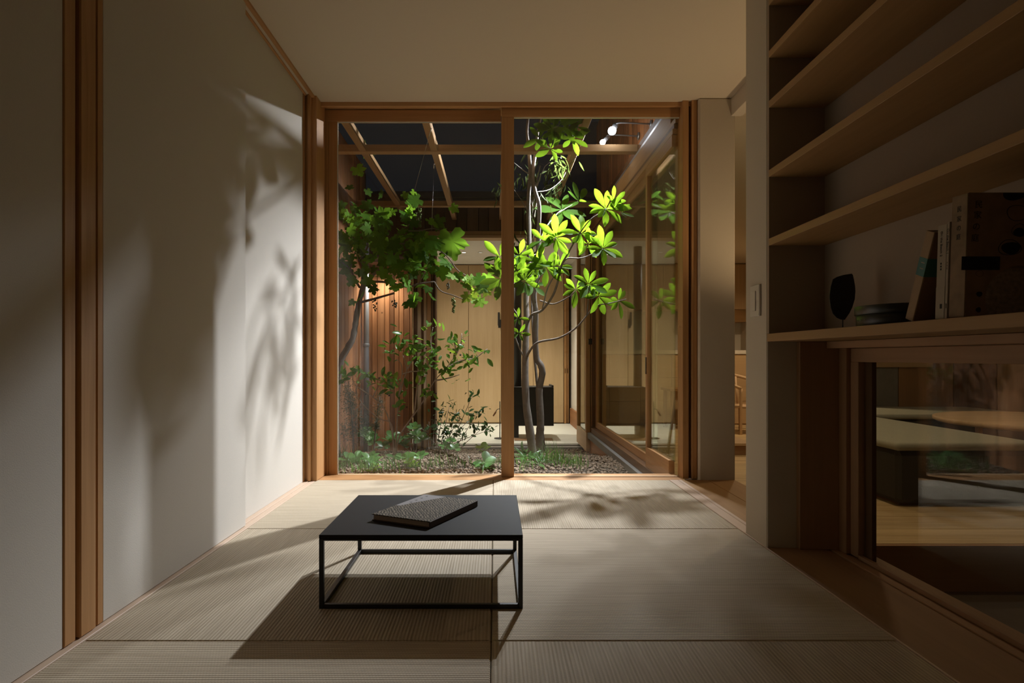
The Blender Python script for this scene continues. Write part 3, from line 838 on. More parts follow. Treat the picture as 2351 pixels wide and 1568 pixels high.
# leaning book: local frame, spine towards the room (-x), thickness along y
lb = empty('leaning_book', (0.962, 1.432, SZ), (math.radians(20.5), 0, 0))
tag(lb, 'tan book with a teal band leaning against the white paperbacks', 'book')
T = .027
box('cover', (0.003, 0.150), (0.0, 0.0022), (0, .205), M_KRAFT2, lb, local=True)
box('cover', (0.003, 0.150), (T - .0022, T), (0, .205), M_KRAFT2, lb, local=True)
box('pages', (0.003, 0.147), (0.0023, T - .0023), (0.002, .203), M_PAGES, lb, local=True)
sp_ = box('spine', (0.0, 0.003), (0.0, T), (0, .205), M_KRAFT, lb, local=True)
box('band', (-0.0004, 0.0), (0.0, T), (.105, .146), M_TEAL, lb, bev=0, local=True)
box('band', (-0.0004, 0.151), (-0.0006, -0.0001), (.105, .146), M_TEALD, lb, bev=0, local=True)
for k, (s_, zz) in enumerate((('---', .134), ('--', .121))):
    box('band_print', (-0.0007, -0.0005), (.006, .006 + .012), (zz, zz + .002), M_CREAM, lb, bev=0, local=True)

def paperback(y0, T, h, label, dz=0.0, title=None):
    b_ = empty('paperback', (0.955, y0, SZ), (math.radians(2.5), 0, 0))
    tag(b_, label, 'book', 'white paperbacks on the lowest shelf')
    box('cover', (0.002, .150), (0.0, .0006), (0, h), M_CREAM, b_, bev=0, local=True)
    box('cover', (0.002, .150), (T - .0006, T), (0, h), M_CREAM, b_, bev=0, local=True)
    box('pages', (0.002, .149), (0.0007, T - .0007), (0.0005, h - .0005), M_PAGES, b_, bev=0, local=True)
    box('spine', (0, .002), (0, T), (0, h), M_CREAM, b_, bev=.0003, local=True)
    if T > .01:
        box('paper_band', (-.0005, .0), (0.0, T), (.0005, .068), M_CREAM, b_, bev=0, local=True)
    text_obj(title, .0085, (-.0004, T * .55, h * .80), (math.pi / 2, math.pi / 2, -math.pi / 2), M_INKD, b_)
    for q in (.118, .112, .106):
        box('print_line', (-.0003, -.0001), (T * .45, T * .60), (q - .002, q + .002), M_INKD, b_, bev=0, local=True)
    box('print_line', (-.0007, -.0005), (T * .25, T * .5), (.022, .032), M_INKD, b_, bev=0, local=True)
paperback(1.3215, .026, .2, 'thick white paperback between the leaning book and the old brown book', title='On the Beach 2')
paperback(1.3135, .0070, .203, 'very thin white paperback against the old brown book', title='On the Beach 1')

bb = empty('old_book', (0.957, 1.268, SZ), (math.radians(2.5), 0, 0))
tag(bb, 'large old brown book with stone drawings on its cover', 'book')
T, Hh, Wd = .0435, .252, .176
fcv = box('front_cover', (0.003, Wd), (0.0, .003), (0, Hh), M_OLD, bb, local=True)
box('back_cover', (0.003, Wd), (T - .003, T), (0, Hh), M_OLD, bb, local=True)
box('pages', (0.004, Wd - .003), (.0031, T - .0031), (.003, Hh - .004), M_PAGES, bb, local=True)
box('spine', (0.0, .003), (0.0, T), (0, Hh - .001), M_OLD, bb, bev=.0012, local=True)
def on_cover(px, py):   # photo pixel of a mark -> local cover coordinates
    q = at(px, py, 1.265)
    return (q.x - 0.957, q.z - SZ)
for s_, px, py in (('民', 2241, 472), ('家', 2239, 496), ('の', 2237, 522), ('庭', 2235, 548)):
    x, z = on_cover(px, py)
    text_obj(s_, .0165, (x, -.0003, z), (math.pi / 2, 0, 0), M_INKD, bb)
for s_, z in (('民', .222), ('家', .202), ('の', .183), ('庭', .165)):
    text_obj(s_, .013, (-.0003, T * .5, z), (math.pi / 2, 0, -math.pi / 2), M_INKD, bb)
def blob(px, py, rx, ry, mat, name, ring=False):
    cx, cz = on_cover(px, py); rx *= 1.265 / 1427; ry *= 1.265 / 1427
    n = 28; V = []; F = []
    for k in range(n):
        a = 2 * math.pi * k / n; q = 1 + .06 * math.sin(3 * a + px)
        x = min(Wd - .001, cx + rx * q * math.cos(a)); z = min(Hh - .001, max(.001, cz + ry * q * math.sin(a)))
        if ring:
            V += [(x, -.0004, z), (cx + (x - cx) * .93, -.0004, cz + (z - cz) * .93)]
        else:
            V.append((x, -.0003, z))
    if ring: F = [(2 * k, 2 * ((k + 1) % n), 2 * ((k + 1) % n) + 1, 2 * k + 1) for k in range(n)]
    else: F = [tuple(range(n))]
    mesh_obj(name, V, F, mat, bb, local=True)
M_STONE = plain('printed_stone', (0.24, 0.19, 0.13), .8, noise=.75, nscale=120)
M_STONED = plain('printed_dark_stone', (0.008, 0.006, 0.004), .8, noise=.5, nscale=80)
blob(2320, 448, 26, 14, M_STONED, 'printed_stone')
blob(2318, 570, 22, 14, M_STONED, 'printed_stone'); blob(2315, 569, 27, 18, M_INKD, 'printed_outline', True)
blob(2335, 534, 13, 10, M_STONED, 'printed_stone'); blob(2335, 530, 17, 15, M_INKD, 'printed_outline', True)
blob(2332, 490, 28, 18, M_INKD, 'printed_outline', True)
blob(2330, 690, 64, 82, M_STONE, 'printed_stone')
blob(2249, 675, 7, 6, M_STONED, 'printed_stone'); blob(2248, 711, 6, 6, M_STONED, 'printed_stone'); blob(2248, 628, 9, 7, M_INKD, 'printed_outline', True)
x0, z0 = on_cover(2206, 620); x1, z1 = on_cover(2294, 589)
box('printed_bar', (x0, x1), (-.0003, -.0001), (z0, z1), M_STRAP, bb, bev=0, local=True)
box('printed_bar', (x1 + .002, Wd - .001), (-.0003, -.0001), (z0 + .003, z1), M_OLD, bb, bev=0, local=True)

# ---- light switch
sw = empty('light_switch', (0.943, 2.238, 0.862))
tag(sw, 'beige rocker light switch on the narrow wall end', 'light switch')
M_SW = plain('switch_plastic', (0.56, 0.50, 0.42), .5, noise=.02)
box('plate', (0.935, 0.9429), (2.199, 2.277), (0.806, 0.919), M_SW, sw, bev=.002)
box('rocker', (0.9315, 0.935), (2.226, 2.250), (0.826, 0.898), M_SW, sw, bev=.001)

# ---- pergola
pg = empty('pergola', (0, 5.2, 2.2))
tag(pg, 'square grid of wooden beams over the courtyard', 'pergola')
for x in (-0.99, -0.455, 0.075, 0.605):
    box('beam', (x - .026, x + .026), (3.602, 7.0), (2.205, 2.262), M_BEAM['Y'], pg, bev=.003)
for yy in (4.656, 6.33):
    box('cross_beam', (-1.405, 1.074), (yy, yy + .072), (2.200, 2.2045 + .05), M_BEAM['X'], pg, bev=.003)
box('ledger', (1.075, 1.128), (3.602, 6.92), (2.198, 2.255), M_DARKW['Y'], pg, bev=.003)
for x, yy in ((-.405, 4.25), (-.38, 5.2)):
    pass
def wire(a, bb_, label):
    r = empty('trellis_wire', a)
    tag(r, label, 'wire', 'trellis wires')
    a, bb_ = Vector(a), Vector(bb_)
    dd = (bb_ - a)
    tube('turnbuckle', [a, a + dd * .12], .004, .004, M_STEEL, r, 8)
    tube('cable', [a + dd * .12, bb_], .0011, .0011, M_STEEL, r, 5)
wire((-0.43, 4.2, 2.204), at(948, 450, 5.2), 'slanting thin steel wire from the second beam to the grapes')
wire(at(997, 367, 4.95), at(991, 530, 4.95), 'vertical thin steel wire hanging below the second beam')
wire((0.628, 4.8, 2.204), (0.40, 6.2, 2.204 - .02), 'thin steel wire under the third beam')

# ---- downpipe
dp = empty('downpipe', (-1.36, 6.62, -.38))
tag(dp, 'grey metal downpipe in the corner of the cedar walls', 'pipe')
lathe('pipe', [(.030, 0), (.030, 2.3)], (-1.365, 6.60, -.38), M_PIPE, dp, 16)
for z in (.25, 1.15):
    lathe('coupling', [(.033, 0), (.035, .004), (.035, .03), (.033, .034)], (-1.365, 6.60, -.38 + z), M_PIPE, dp, 16)

# ---- garden spotlights on arms from the cedar wall
def spot_lamp(pos, aim, power, label, size=.030, ang=150, blend=.35, soft=.014, col=COOL, lens=60.0):
    pos, aim = Vector(pos), Vector(aim)
    dirv = (aim - pos).normalized()
    q = dirv.to_track_quat('-Z', 'Y')
    r = empty('garden_spotlight', (1.158, pos.y, pos.z + .05))
    tag(r, label, 'spotlight', 'garden spotlights')
    lathe('wall_plate', [(.03, -.004), (.03, .004)], (1.154, pos.y, pos.z + .05), M_METAL, r, 16).rotation_euler = (0, math.pi / 2, 0)
    tube('arm', [(1.154, pos.y, pos.z + .05), (pos.x + .06, pos.y, pos.z + .06), pos - dirv * .05], .006, .006, M_METAL, r, 8)
    h = lathe('lamp_head', [(size * .45, .085), (size * .7, .075), (size * .72, .022), (size * .5, .020)], pos, M_METAL, r, 20)
    h.rotation_euler = q.to_euler()
    e = lathe('bulb', [(size * math.cos(t_), size * math.sin(t_)) for t_ in (1.2, .8, .4, 0, -.4, -.8, -1.2, -1.5)], pos, emit('lamp_lens', col, lens), r, 20)
    e.rotation_euler = q.to_euler()
    L = bpy.data.lights.new('garden_spotlight_beam', 'SPOT')
    L.energy = power; L.color = col; L.spot_size = math.radians(ang); L.spot_blend = blend; L.shadow_soft_size = soft
    lo = bpy.data.objects.new('lamp_beam', L); COL.objects.link(lo)
    lo.parent = r; lo.location = pos + dirv * (size + .016) - r.location; lo.rotation_euler = q.to_euler()
    return r
spot_lamp((0.868, 4.60, 2.335), (-0.7, 3.35, -0.2), P_GARDEN1, 'larger bright garden spotlight nearest the big window', ang=78, blend=1.0)
spot_lamp((0.868, 5.00, 2.388), (-1.0, 4.55, 0.45), P_GARDEN2, 'smaller bright garden spotlight just behind the cross beam', size=.022, ang=124, blend=1.0)

# ---- eave downlight over the end cedar wall
def downlight(pos, power, label, ang=110, r_=.035, col=NEUT, grp='ceiling downlights', lens=40., cat='downlight', soft=.02):
    x, y, z = pos
    r = empty('downlight', pos)
    tag(r, label, cat, grp)
    lathe('trim_ring', [(r_, 0), (r_, -.006), (r_ * .82, -.006), (r_ * .80, -.002)], pos, M_WHITE, r, 20)
    lathe('lens', [(r_ * .78, -.0025), (r_ * .7, -.004)], pos, emit('downlight_lens', col, lens), r, 20)
    L = bpy.data.lights.new('downlight_beam', 'SPOT'); L.energy = power; L.color = col
    L.spot_size = math.radians(ang); L.spot_blend = .8; L.shadow_soft_size = soft
    lo = bpy.data.objects.new('lamp_beam', L); COL.objects.link(lo); lo.parent = r; lo.location = (0, 0, -.02)
    return r
downlight((-1.19, 6.60, 1.645), P_EAVE, 'small downlight under the eave washing the cedar wall', 130, grp='eave downlights', lens=60., col=(1., .93, .82))

# ---- far room: downlights, stove, tools
downlight((-0.41, 8.25, CEIL), P_FAR, 'left lit downlight in the far room ceiling', 84, lens=6.)
downlight((-0.19, 8.25, CEIL), P_FAR * .5, 'right dim downlight in the far room ceiling', 150, lens=.8)
downlight((0.55, 8.4, CEIL), P_FAR, 'downlight in the far room ceiling behind the tree', 84, lens=6.)
st = empty('wood_stove', (0.43, 7.8, -.335))
tag(st, 'black box shaped wood stove on a pedestal with a flue pipe', 'stove')
box('firebox', (0.235, 0.725), (7.64, 8.05), (-0.185, 0.285), M_IRON, st, bev=.004)
box('top_plate', (0.235, 0.725), (7.64, 8.05), (0.287, 0.292), M_IRON, st)
box('upstand', (0.70, 0.725), (7.66, 8.05), (0.293, 0.312), M_IRON, st)
box('pedestal', (0.225, 0.295), (7.68, 7.98), (-0.33, -0.186), M_IRON, st)
box('base_plate', (0.235, 0.70), (7.40, 7.63), (-0.3345, -0.331), M_RAILW['X'], st)
lathe('flue_pipe', [(.052, 0.0), (.052, 1.758)], (0.285, 7.84, 0.293), M_IRON, st, 20)
box('vent_grille', (0.46, 0.53), (7.27, 7.45), (-0.3345, -0.3305), M_METAL, st)
tl = empty('fire_tool_stand', (0.06, 7.6, -.335))
tag(tl, 'black stand with a wooden handled fire poker by the stove', 'fire tools')
tube('post', [(0.062, 7.6, -.335), (0.062, 7.6, .12)], .006, .006, M_IRON, tl, 8)
tube('hook', [(0.062, 7.6, .03), (0.03, 7.6, .02), (0.01, 7.6, -.01)], .004, .004, M_IRON, tl, 6)
tube('poker_handle', [(0.012, 7.6, -.008), (-0.02, 7.6, -.06)], .011, .009, M_CEDAR['Z'], tl, 8)
lathe('base', [(.07, 0), (.07, .008), (.01, .012)], (0.062, 7.6, -.335), M_IRON, tl, 20)
hk = box('handle_plate', (0.052, 0.092), (9.294, 9.2995), (1.10, 1.22), M_BLACK, cb)
box('grip', (0.045, 0.075), (9.255, 9.27), (1.13, 1.33), M_BLACK, hk, bev=.006)
box('mount', (0.075, 0.092), (9.262, 9.2995), (1.10, 1.22), M_BLACK, hk)

# ---- kitchen and dining furniture
kc = empty('kitchen_cabinet', (2.5, 9.3, -.32))
tag(kc, 'wooden kitchen counter run along the back of the dining room', 'cabinet')
x = 1.21
while x < 3.88:
    e = min(3.89, x + .45)
    for z0, z1 in ((-.30, .02), (.024, .36), (.364, .70)):
        d_ = box('drawer', (x + .002, e - .002), (9.0, 9.02), (z0, z1), M_CAB['X'], kc)
    x = e
box('body', (1.21, 3.89), (9.021, 9.85), (-.319, .70), M_CAB['X'], kc)
wt = box('kitchen_worktop', (1.205, 3.895), (8.98, 9.855), (.705, .76), M_WHITE)
tag(wt, 'pale worktop on the kitchen counter run', 'worktop')
ku = empty('wall_cabinet', (2.5, 9.5, 1.38))
tag(ku, 'row of wooden upper cabinets under the dining ceiling', 'cabinet')
x = 1.21
while x < 3.88:
    e = min(3.89, x + .45)
    box('door', (x + .002, e - .002), (9.45, 9.47), (1.39, 2.07), M_CAB['Z'], ku)
    x = e
box('body', (1.21, 3.89), (9.471, 9.855), (1.386, 2.085), M_CAB['X'], ku)
hd = box('range_hood', (2.9, 3.86), (9.48, 9.85), (1.20, 1.384), M_SHELF['X'])
tag(hd, 'wooden range hood box below the upper cabinets', 'range hood')

ch = empty('dining_chair', (3.2, 8.1, -.32), (0, 0, math.radians(25)))
tag(ch, 'pale wooden chair with a rounded backrest glimpsed through the opening', 'chair')
Zs = .36
lathe('seat', [(.23, Zs - .03), (.24, Zs - .015), (.235, Zs)], (0, 0, 0), M_PALE['X'], ch, 24, local=True)
for x, y in ((-.18, -.18), (.18, -.18)):
    tube('leg', [(x, y, 0), (x * .95, y * .95, .30), (x * .9, y * .9, Zs + .22)], .016, .02, M_PALE['Z'], ch, 8, local=True)
for x, y in ((-.17, .17), (.17, .17)):
    tube('leg', [(x, y, 0), (x * .95, y * .95, .34)], .015, .02, M_PALE['Z'], ch, 8, local=True)
tube('backrest', [(-.16, -.17, Zs + .22), (-.26, .0, Zs + .30), (-.2, .2, Zs + .36), (0, .27, Zs + .40), (.2, .2, Zs + .36), (.26, .0, Zs + .30), (.16, -.17, Zs + .22)], .022, .022, M_PALE['X'], ch, 8, local=True)
for x in (-.13, .13):
    tube('back_post', [(x, .17, Zs - .03), (x * 1.1, .22, Zs + .36)], .014, .014, M_PALE['Z'], ch, 8, local=True)

dt = empty('side_table', (2.75, 8.55, -.32))
tag(dt, 'brown wooden table seen through the courtyard glass door', 'table')
box('table_top', (2.35, 3.0), (8.35, 8.8), (.20, .235), M_SHELF['X'], dt)
for x in (2.38, 2.93):
    for y in (8.38, 8.74):
        box('leg', (x, x + .045), (y, y + .045), (-.32, .2), M_SHELF['Z'], dt)
box('apron', (2.425, 2.93), (8.385, 8.405), (.08, .2), M_SHELF['X'], dt)
lbn = empty('low_bench', (2.9, 6.6, -.32))
tag(lbn, 'low wooden platform bench on the pine floor past the opening', 'bench')
box('top_board', (2.15, 2.60), (6.2, 6.9), (-.225, -.2), M_PALE['X'], lbn)
box('front_panel', (2.16, 2.59), (6.22, 6.24), (-.319, -.226), M_RAILW['X'], lbn)
box('side_panel', (2.16, 2.18), (6.25, 6.88), (-.319, -.226), M_RAILW['Y'], lbn)

# ---- sofas and round table in the living room (seen through the low window)
M_SOFA = plain('grey_green_fabric', (0.36, 0.36, 0.29), .9, noise=.12, nscale=60, bump=.3)
M_SOFAD = plain('dark_fabric', (0.035, 0.032, 0.026), .9, noise=.2, nscale=60, bump=.3)
def cushion(name, x0, x1, y0, y1, z0, z1, mat, parent, r=.05):
    bm = bmesh.new(); bmesh.ops.create_cube(bm, size=1)
    for v in bm.verts: v.co = Vector((v.co.x * (x1 - x0), v.co.y * (y1 - y0), v.co.z * (z1 - z0)))
    bmesh.ops.bevel(bm, geom=list(bm.edges), offset=min(r, .45 * (z1 - z0)), segments=4, affect='EDGES', profile=.5)
    return bm_obj(name, bm, mat, parent, ((x0 + x1) / 2, (y0 + y1) / 2, (z0 + z1) / 2), smooth=True)
ls = empty('chaise', (3.1, 4.9, -.32))
tag(ls, 'long grey chaise with dark sides nearest the low window', 'sofa')
box('body', (2.63, 3.58), (4.06, 5.85), (-.30, .045), M_SOFAD, ls, bev=.03)
cushion('seat_cushion', 2.62, 3.59, 4.05, 5.86, .047, .10, M_SOFA, ls)
box('plinth', (2.68, 3.53), (4.12, 5.8), (-.319, -.301), M_DARKW['X'], ls)
l2 = empty('sofa', (4.4, 6.5, -.32))
tag(l2, 'low grey sofa against the dark wall behind the round table', 'sofa')
box('body', (3.62, 5.28), (6.06, 6.98), (-.319, .05), M_SOFAD, l2, bev=.03)
cushion('seat_cushion', 3.60, 5.30, 6.05, 7.0, .052, .105, M_SOFA, l2)
rt = empty('round_table', (4.44, 4.92, -.32))
tag(rt, 'round pale wood coffee table between the grey sofas', 'table')
lathe('table_top', [(.78, -.04), (.80, -.03), (.80, -.004), (.79, 0)], (4.44, 4.92, .165), M_PALE['X'], rt, 48)
for a in (0.6, 2.2, 3.7, 5.2):
    lathe('leg', [(.02, 0), (.028, .44)], (4.44 + .5 * math.cos(a), 4.92 + .5 * math.sin(a), -.319), M_PALE['Z'], rt, 12)

# ceiling lamps of the dining and living room
for i, (x, y, lab) in enumerate(((2.3, 5.4, 'nearest the courtyard glass'), (3.3, 7.7, 'above the kitchen chair'))):
    downlight((x, y, 2.09), P_DINING * (2.4 if i == 1 else .8), 'warm dining room ceiling downlight ' + lab, 160, col=WARM, lens=4., soft=.06)
downlight((4.3, 4.6, 2.09), P_LIVING, 'warm living room ceiling downlight above the round table', 160, col=(1., .84, .6), lens=4., soft=.06)
downlight((2.1, 3.7, 2.09), P_DINING * .8, 'warm dining room ceiling downlight beside the opening', 165, col=WARM, lens=4., soft=.06)

# ---- unseen uplighter added past the opening, for warm fill
fl_ = empty('fill_floor_lamp', (1.62, 2.80, -.56))
tag(fl_, 'added white bowl uplighter, unseen past the opening, for warm fill', 'floor lamp')
lathe('base', [(.12, 0), (.12, .012), (.02, .018)], (1.62, 2.80, -.559), M_BLACK, fl_, 24)
tube('pole', [(1.62, 2.80, -.54), (1.62, 2.80, .62)], .008, .008, M_BLACK, fl_, 8)
lathe('lamp_shade', [(.05, 0), (.10, .03), (.15, .12), (.146, .12), (.097, .034), (.05, .006)], (1.62, 2.80, .62), M_WHITE, fl_, 24)
L = bpy.data.lights.new('floor_lamp_bulb', 'SPOT'); L.energy = P_FILL_UPLIGHT; L.color = WARM; L.shadow_soft_size = .05; L.spot_size = math.radians(150); L.spot_blend = .6
lo = bpy.data.objects.new('lamp_bulb', L); COL.objects.link(lo); lo.parent = fl_; lo.location = (0, 0, 1.31); lo.rotation_euler = (math.pi, 0, 0)

# ---- unseen downlight added to bounce warm fill off the rear wall
downlight((0.0, -1.25, CEIL), P_FILL_REAR, 'added unseen fill downlight close to the rear wall', 150, col=WARM, lens=3., soft=.05, grp='added fill downlights')

# ================================================================== PLANTS
def leaf_mesh(name, prof, mat, fold=.06, droop=.12, stalk=0.0):
    """prof: (t, halfwidth); leaf grows along +Y from the origin, unit length"""
    V, F = [], []
    for (t, wd) in prof:
        z = -droop * t * t
        V += [(-wd, t, z + fold * wd * 5 * .2), (0, t, z), (wd, t, z + fold * wd * 5 * .2)]
    for i in range(len(prof) - 1):
        a = 3 * i
        F += [(a, a + 1, a + 4, a + 3), (a + 1, a + 2, a + 5, a + 4)]
    me = bpy.data.meshes.new(name); me.from_pydata(V, [], F)
    me.polygons.foreach_set('use_smooth', [True] * len(me.polygons)); me.materials.append(mat); me.update()
    return me

def lobed_mesh(name, mat, seed):
    rnd = random.Random(seed)
    half = [(.04, -.02), (.18, -.18), (.34, -.15), (.40, -.04), (.50, .04), (.44, .13), (.30, .20), (.44, .30), (.50, .42), (.58, .52), (.42, .54), (.36, .62), (.20, .56), (.24, .72), (.13, .80), (.08, .92)]
    out = [(0, .02)] + half + [(0, 1.0)] + [(-x, y) for x, y in reversed(half)]
    V = [(0, .30, 0.0)]
    cup = rnd.uniform(-.25, .25)
    for x, y in out:
        q = 1 + rnd.uniform(-.06, .06)
        x, y = x * q, (y - .3) * q + .3
        V.append((x, y, cup * (x * x + (y - .3) ** 2) + rnd.uniform(-.03, .03) - .12 * y * y))
    n = len(out)
    F = [(0, i + 1, (i + 1) % n + 1) for i in range(n)]
    me = bpy.data.meshes.new(name); me.from_pydata(V, [], F)
    me.polygons.foreach_set('use_smooth', [True] * len(me.polygons)); me.materials.append(mat); me.update()
    return me

PROF_BROAD = [(0, .012), (.10, .03), (.22, .085), (.40, .145), (.60, .175), (.78, .15), (.91, .085), (1, .004)]
PROF_OVAL = [(0, .02), (.2, .16), (.45, .24), (.72, .19), (.9, .09), (1, .005)]
PROF_ROUND = [(0, .03), (.2, .22), (.45, .34), (.7, .34), (.88, .22), (1, .02)]
PROF_LANCE = [(0, .01), (.25, .07), (.5, .085), (.75, .06), (1, .003)]
ME_TREE = [leaf_mesh('tree_leaf_mesh', PROF_BROAD, L_TREE, f, d) for f, d in ((.25, .10), (.45, .22), (.2, -.05))]
ME_VINE = [lobed_mesh('vine_leaf_mesh', L_VINE, s) for s in range(4)]
ME_VINEB = [lobed_mesh('vine_leaf_mesh', L_LIME, s + 9) for s in range(2)]
ME_BERRY = [leaf_mesh('shrub_leaf_mesh', PROF_OVAL, L_BERRY, .3, .12), leaf_mesh('shrub_leaf_mesh', PROF_OVAL, L_BERRY, .5, -.1)]
ME_BERRYB = [leaf_mesh('shrub_leaf_mesh', PROF_OVAL, L_LIME, .3, .1)]
ME_DARK = [leaf_mesh('dark_leaf_mesh', PROF_LANCE, L_DARK, .3, .15), leaf_mesh('dark_leaf_mesh', PROF_OVAL, L_DARK, .3, .1)]
ME_ROUND = [leaf_mesh('round_leaf_mesh', PROF_ROUND, L_GROUND, .2, .15)]
ME_LANCE = [leaf_mesh('lance_leaf_mesh', PROF_LANCE, L_GROUND, .3, .5), leaf_mesh('lance_leaf_mesh', PROF_LANCE, L_GROUND, .3, .25)]
ME_NARROW = [leaf_mesh('narrow_leaf_mesh', PROF_LANCE, L_NARROW, .3, .2)]
ME_LIME = [leaf_mesh('young_leaf_mesh', PROF_ROUND, L_LIME, .2, .1)]

def put_leaf(root, me, pos, dirv, nrm, L, name='leaf'):
    y = Vector(dirv).normalized()
    x = y.cross(Vector(nrm))
    if x.length < 1e-3: x = y.cross(Vector((.3, .8, .5)))
    x.normalize(); z = x.cross(y)
    R = Matrix((x, y, z)).transposed().to_4x4()
    o = bpy.data.objects.new(name, me); COL.objects.link(o)
    o.parent = root
    o.matrix_basis = Matrix.Translation(Vector(pos) - wloc(root)) @ R @ Matrix.Scale(L, 4)
    return o

def rv(s=1.0):
    return Vector((random.gauss(0, s), random.gauss(0, s), random.gauss(0, s)))

def whorl(root, c, n, L, axis, elev=.35, mes=ME_TREE, jit=.12):
    axis = Vector(axis).normalized()
    u = axis.cross(Vector((.2, .9, .1))).normalized(); v = axis.cross(u)
    a0 = random.uniform(0, 6.28)
    for k in range(n):
        a = a0 + 6.283 * k / n + random.uniform(-.25, .25)
        e = elev + random.uniform(-.25, .3)
        flat = u * math.cos(a) + v * math.sin(a)
        d = flat * math.cos(e) + axis * math.sin(e) + rv(jit * .4)
        nr = axis * math.cos(e) - flat * math.sin(e) + rv(jit)
        put_leaf(root, random.choice(mes), Vector(c) + flat * .006, d, nr, L * random.uniform(.72, 1.1))

def path(pts):   # list of (px, py, distance)
    return [at(*p) for p in pts]

# ---- the broad leaved tree in the middle of the courtyard
base = at(1229, 1062, 4.82)
tree = empty('courtyard_tree', base)
tag(tree, 'slim two stemmed tree with bright whorled leaves in the courtyard', 'tree')
tA = [(1226, 1072, 4.80), (1222, 1035, 4.80), (1216, 986, 4.79), (1209, 936, 4.78), (1206, 886, 4.77), (1206, 836, 4.76), (1207, 779, 4.75), (1209, 731, 4.74), (1208, 684, 4.74), (1213, 639, 4.74), (1215, 548, 4.74), (1213, 470, 4.75), (1217, 395, 4.76), (1214, 340, 4.78), (1210, 300, 4.8), (1215, 255, 4.82), (1222, 205, 4.85)]
tB = [(1237, 1068, 4.92), (1239, 1002, 4.92), (1241, 969, 4.92), (1238, 903, 4.92), (1239, 886, 4.92), (1245, 857, 4.91), (1241, 837, 4.90), (1232, 822, 4.90), (1229, 779, 4.88), (1230, 716, 4.86), (1226, 677, 4.85), (1235, 626, 4.84), (1236, 548, 4.83), (1238, 475, 4.83), (1229, 441, 4.84), (1223, 406, 4.85), (1228, 359, 4.87), (1232, 331, 4.88), (1235, 300, 4.9), (1243, 262, 4.92), (1250, 215, 4.95)]
tube('trunk', path(tA), .036, .007, M_BARK, tree, 10, 4, .06)
tube('trunk', path(tB), .033, .008, M_BARK, tree, 10, 4, .06)
branches = [
    ([(1208, 824, 4.76), (1215, 808, 4.72), (1235, 786, 4.66), (1283, 776, 4.55), (1321, 754, 4.45), (1347, 725, 4.40), (1366, 703, 4.36), (1401, 696, 4.32), (1438, 687, 4.3)], .010, .003),
    ([(1347, 725, 4.40), (1350, 697, 4.36), (1351, 658, 4.32)], .005, .003),
    ([(1209, 745, 4.74), (1222, 722, 4.70), (1245, 712, 4.65), (1270, 677, 4.55), (1283, 638, 4.48), (1290, 607, 4.42), (1304, 582, 4.36), (1321, 551, 4.30), (1332, 534, 4.26), (1357, 503, 4.18), (1392, 482, 4.12)], .011, .003),
    ([(1290, 607, 4.42), (1304, 593, 4.38), (1338, 592, 4.30), (1384, 572, 4.22)], .006, .003),
    ([(1240, 690, 4.85), (1270, 698, 4.72), (1302, 684, 4.58), (1322, 668, 4.48)], .006, .003),
    ([(1205, 826, 4.75), (1181, 767, 4.68), (1187, 725, 4.64), (1178, 706, 4.6), (1170, 660, 4.5), (1150, 640, 4.4)], .006, .003),
    ([(1245, 712, 4.65), (1258, 660, 4.6), (1283, 613, 4.5), (1279, 579, 4.42), (1276, 546, 4.36)], .006, .003),
    ([(1230, 700, 4.86), (1228, 670, 4.75), (1238, 640, 4.6), (1252, 618, 4.48)], .006, .003),
    ([(1236, 560, 4.83), (1255, 520, 4.95), (1280, 490, 5.15), (1290, 482, 5.25)], .007, .003),
    ([(1280, 490, 5.15), (1305, 475, 5.25), (1328, 462, 5.32)], .004, .003),
    ([(1228, 359, 4.87), (1242, 325, 4.4), (1262, 300, 4.1), (1282, 289, 3.97)], .007, .003),
    ([(1242, 325, 4.4), (1255, 335, 4.15), (1264, 342, 4.0)], .004, .003),
    ([(1262, 300, 4.1), (1280, 298, 4.06), (1300, 300, 4.05), (1315, 312, 4.12)], .004, .003),
    ([(1300, 300, 4.05), (1322, 290, 4.12)], .003, .003),
    ([(1242, 325, 4.4), (1240, 320, 4.2), (1240, 318, 4.0)], .004, .003),
    ([(1223, 406, 4.85), (1200, 390, 4.8), (1178, 372, 4.75)], .005, .003),
    ([(1229, 441, 4.84), (1262, 435, 5.0), (1290, 412, 5.05), (1303, 384, 5.1)], .004, .002),
    ([(1384, 482, 4.12), (1405, 478, 4.14), (1424, 485, 4.15)], .003, .002),
    ([(1215, 640, 4.74), (1205, 620, 4.6), (1205, 645, 4.5)], .004, .003),
]
for pts, r0, r1 in branches:
    tube('branch', path(pts), r0, r1, M_BARK, tree, 6, 4)
F_ = Vector((-.25, -.75, .55))
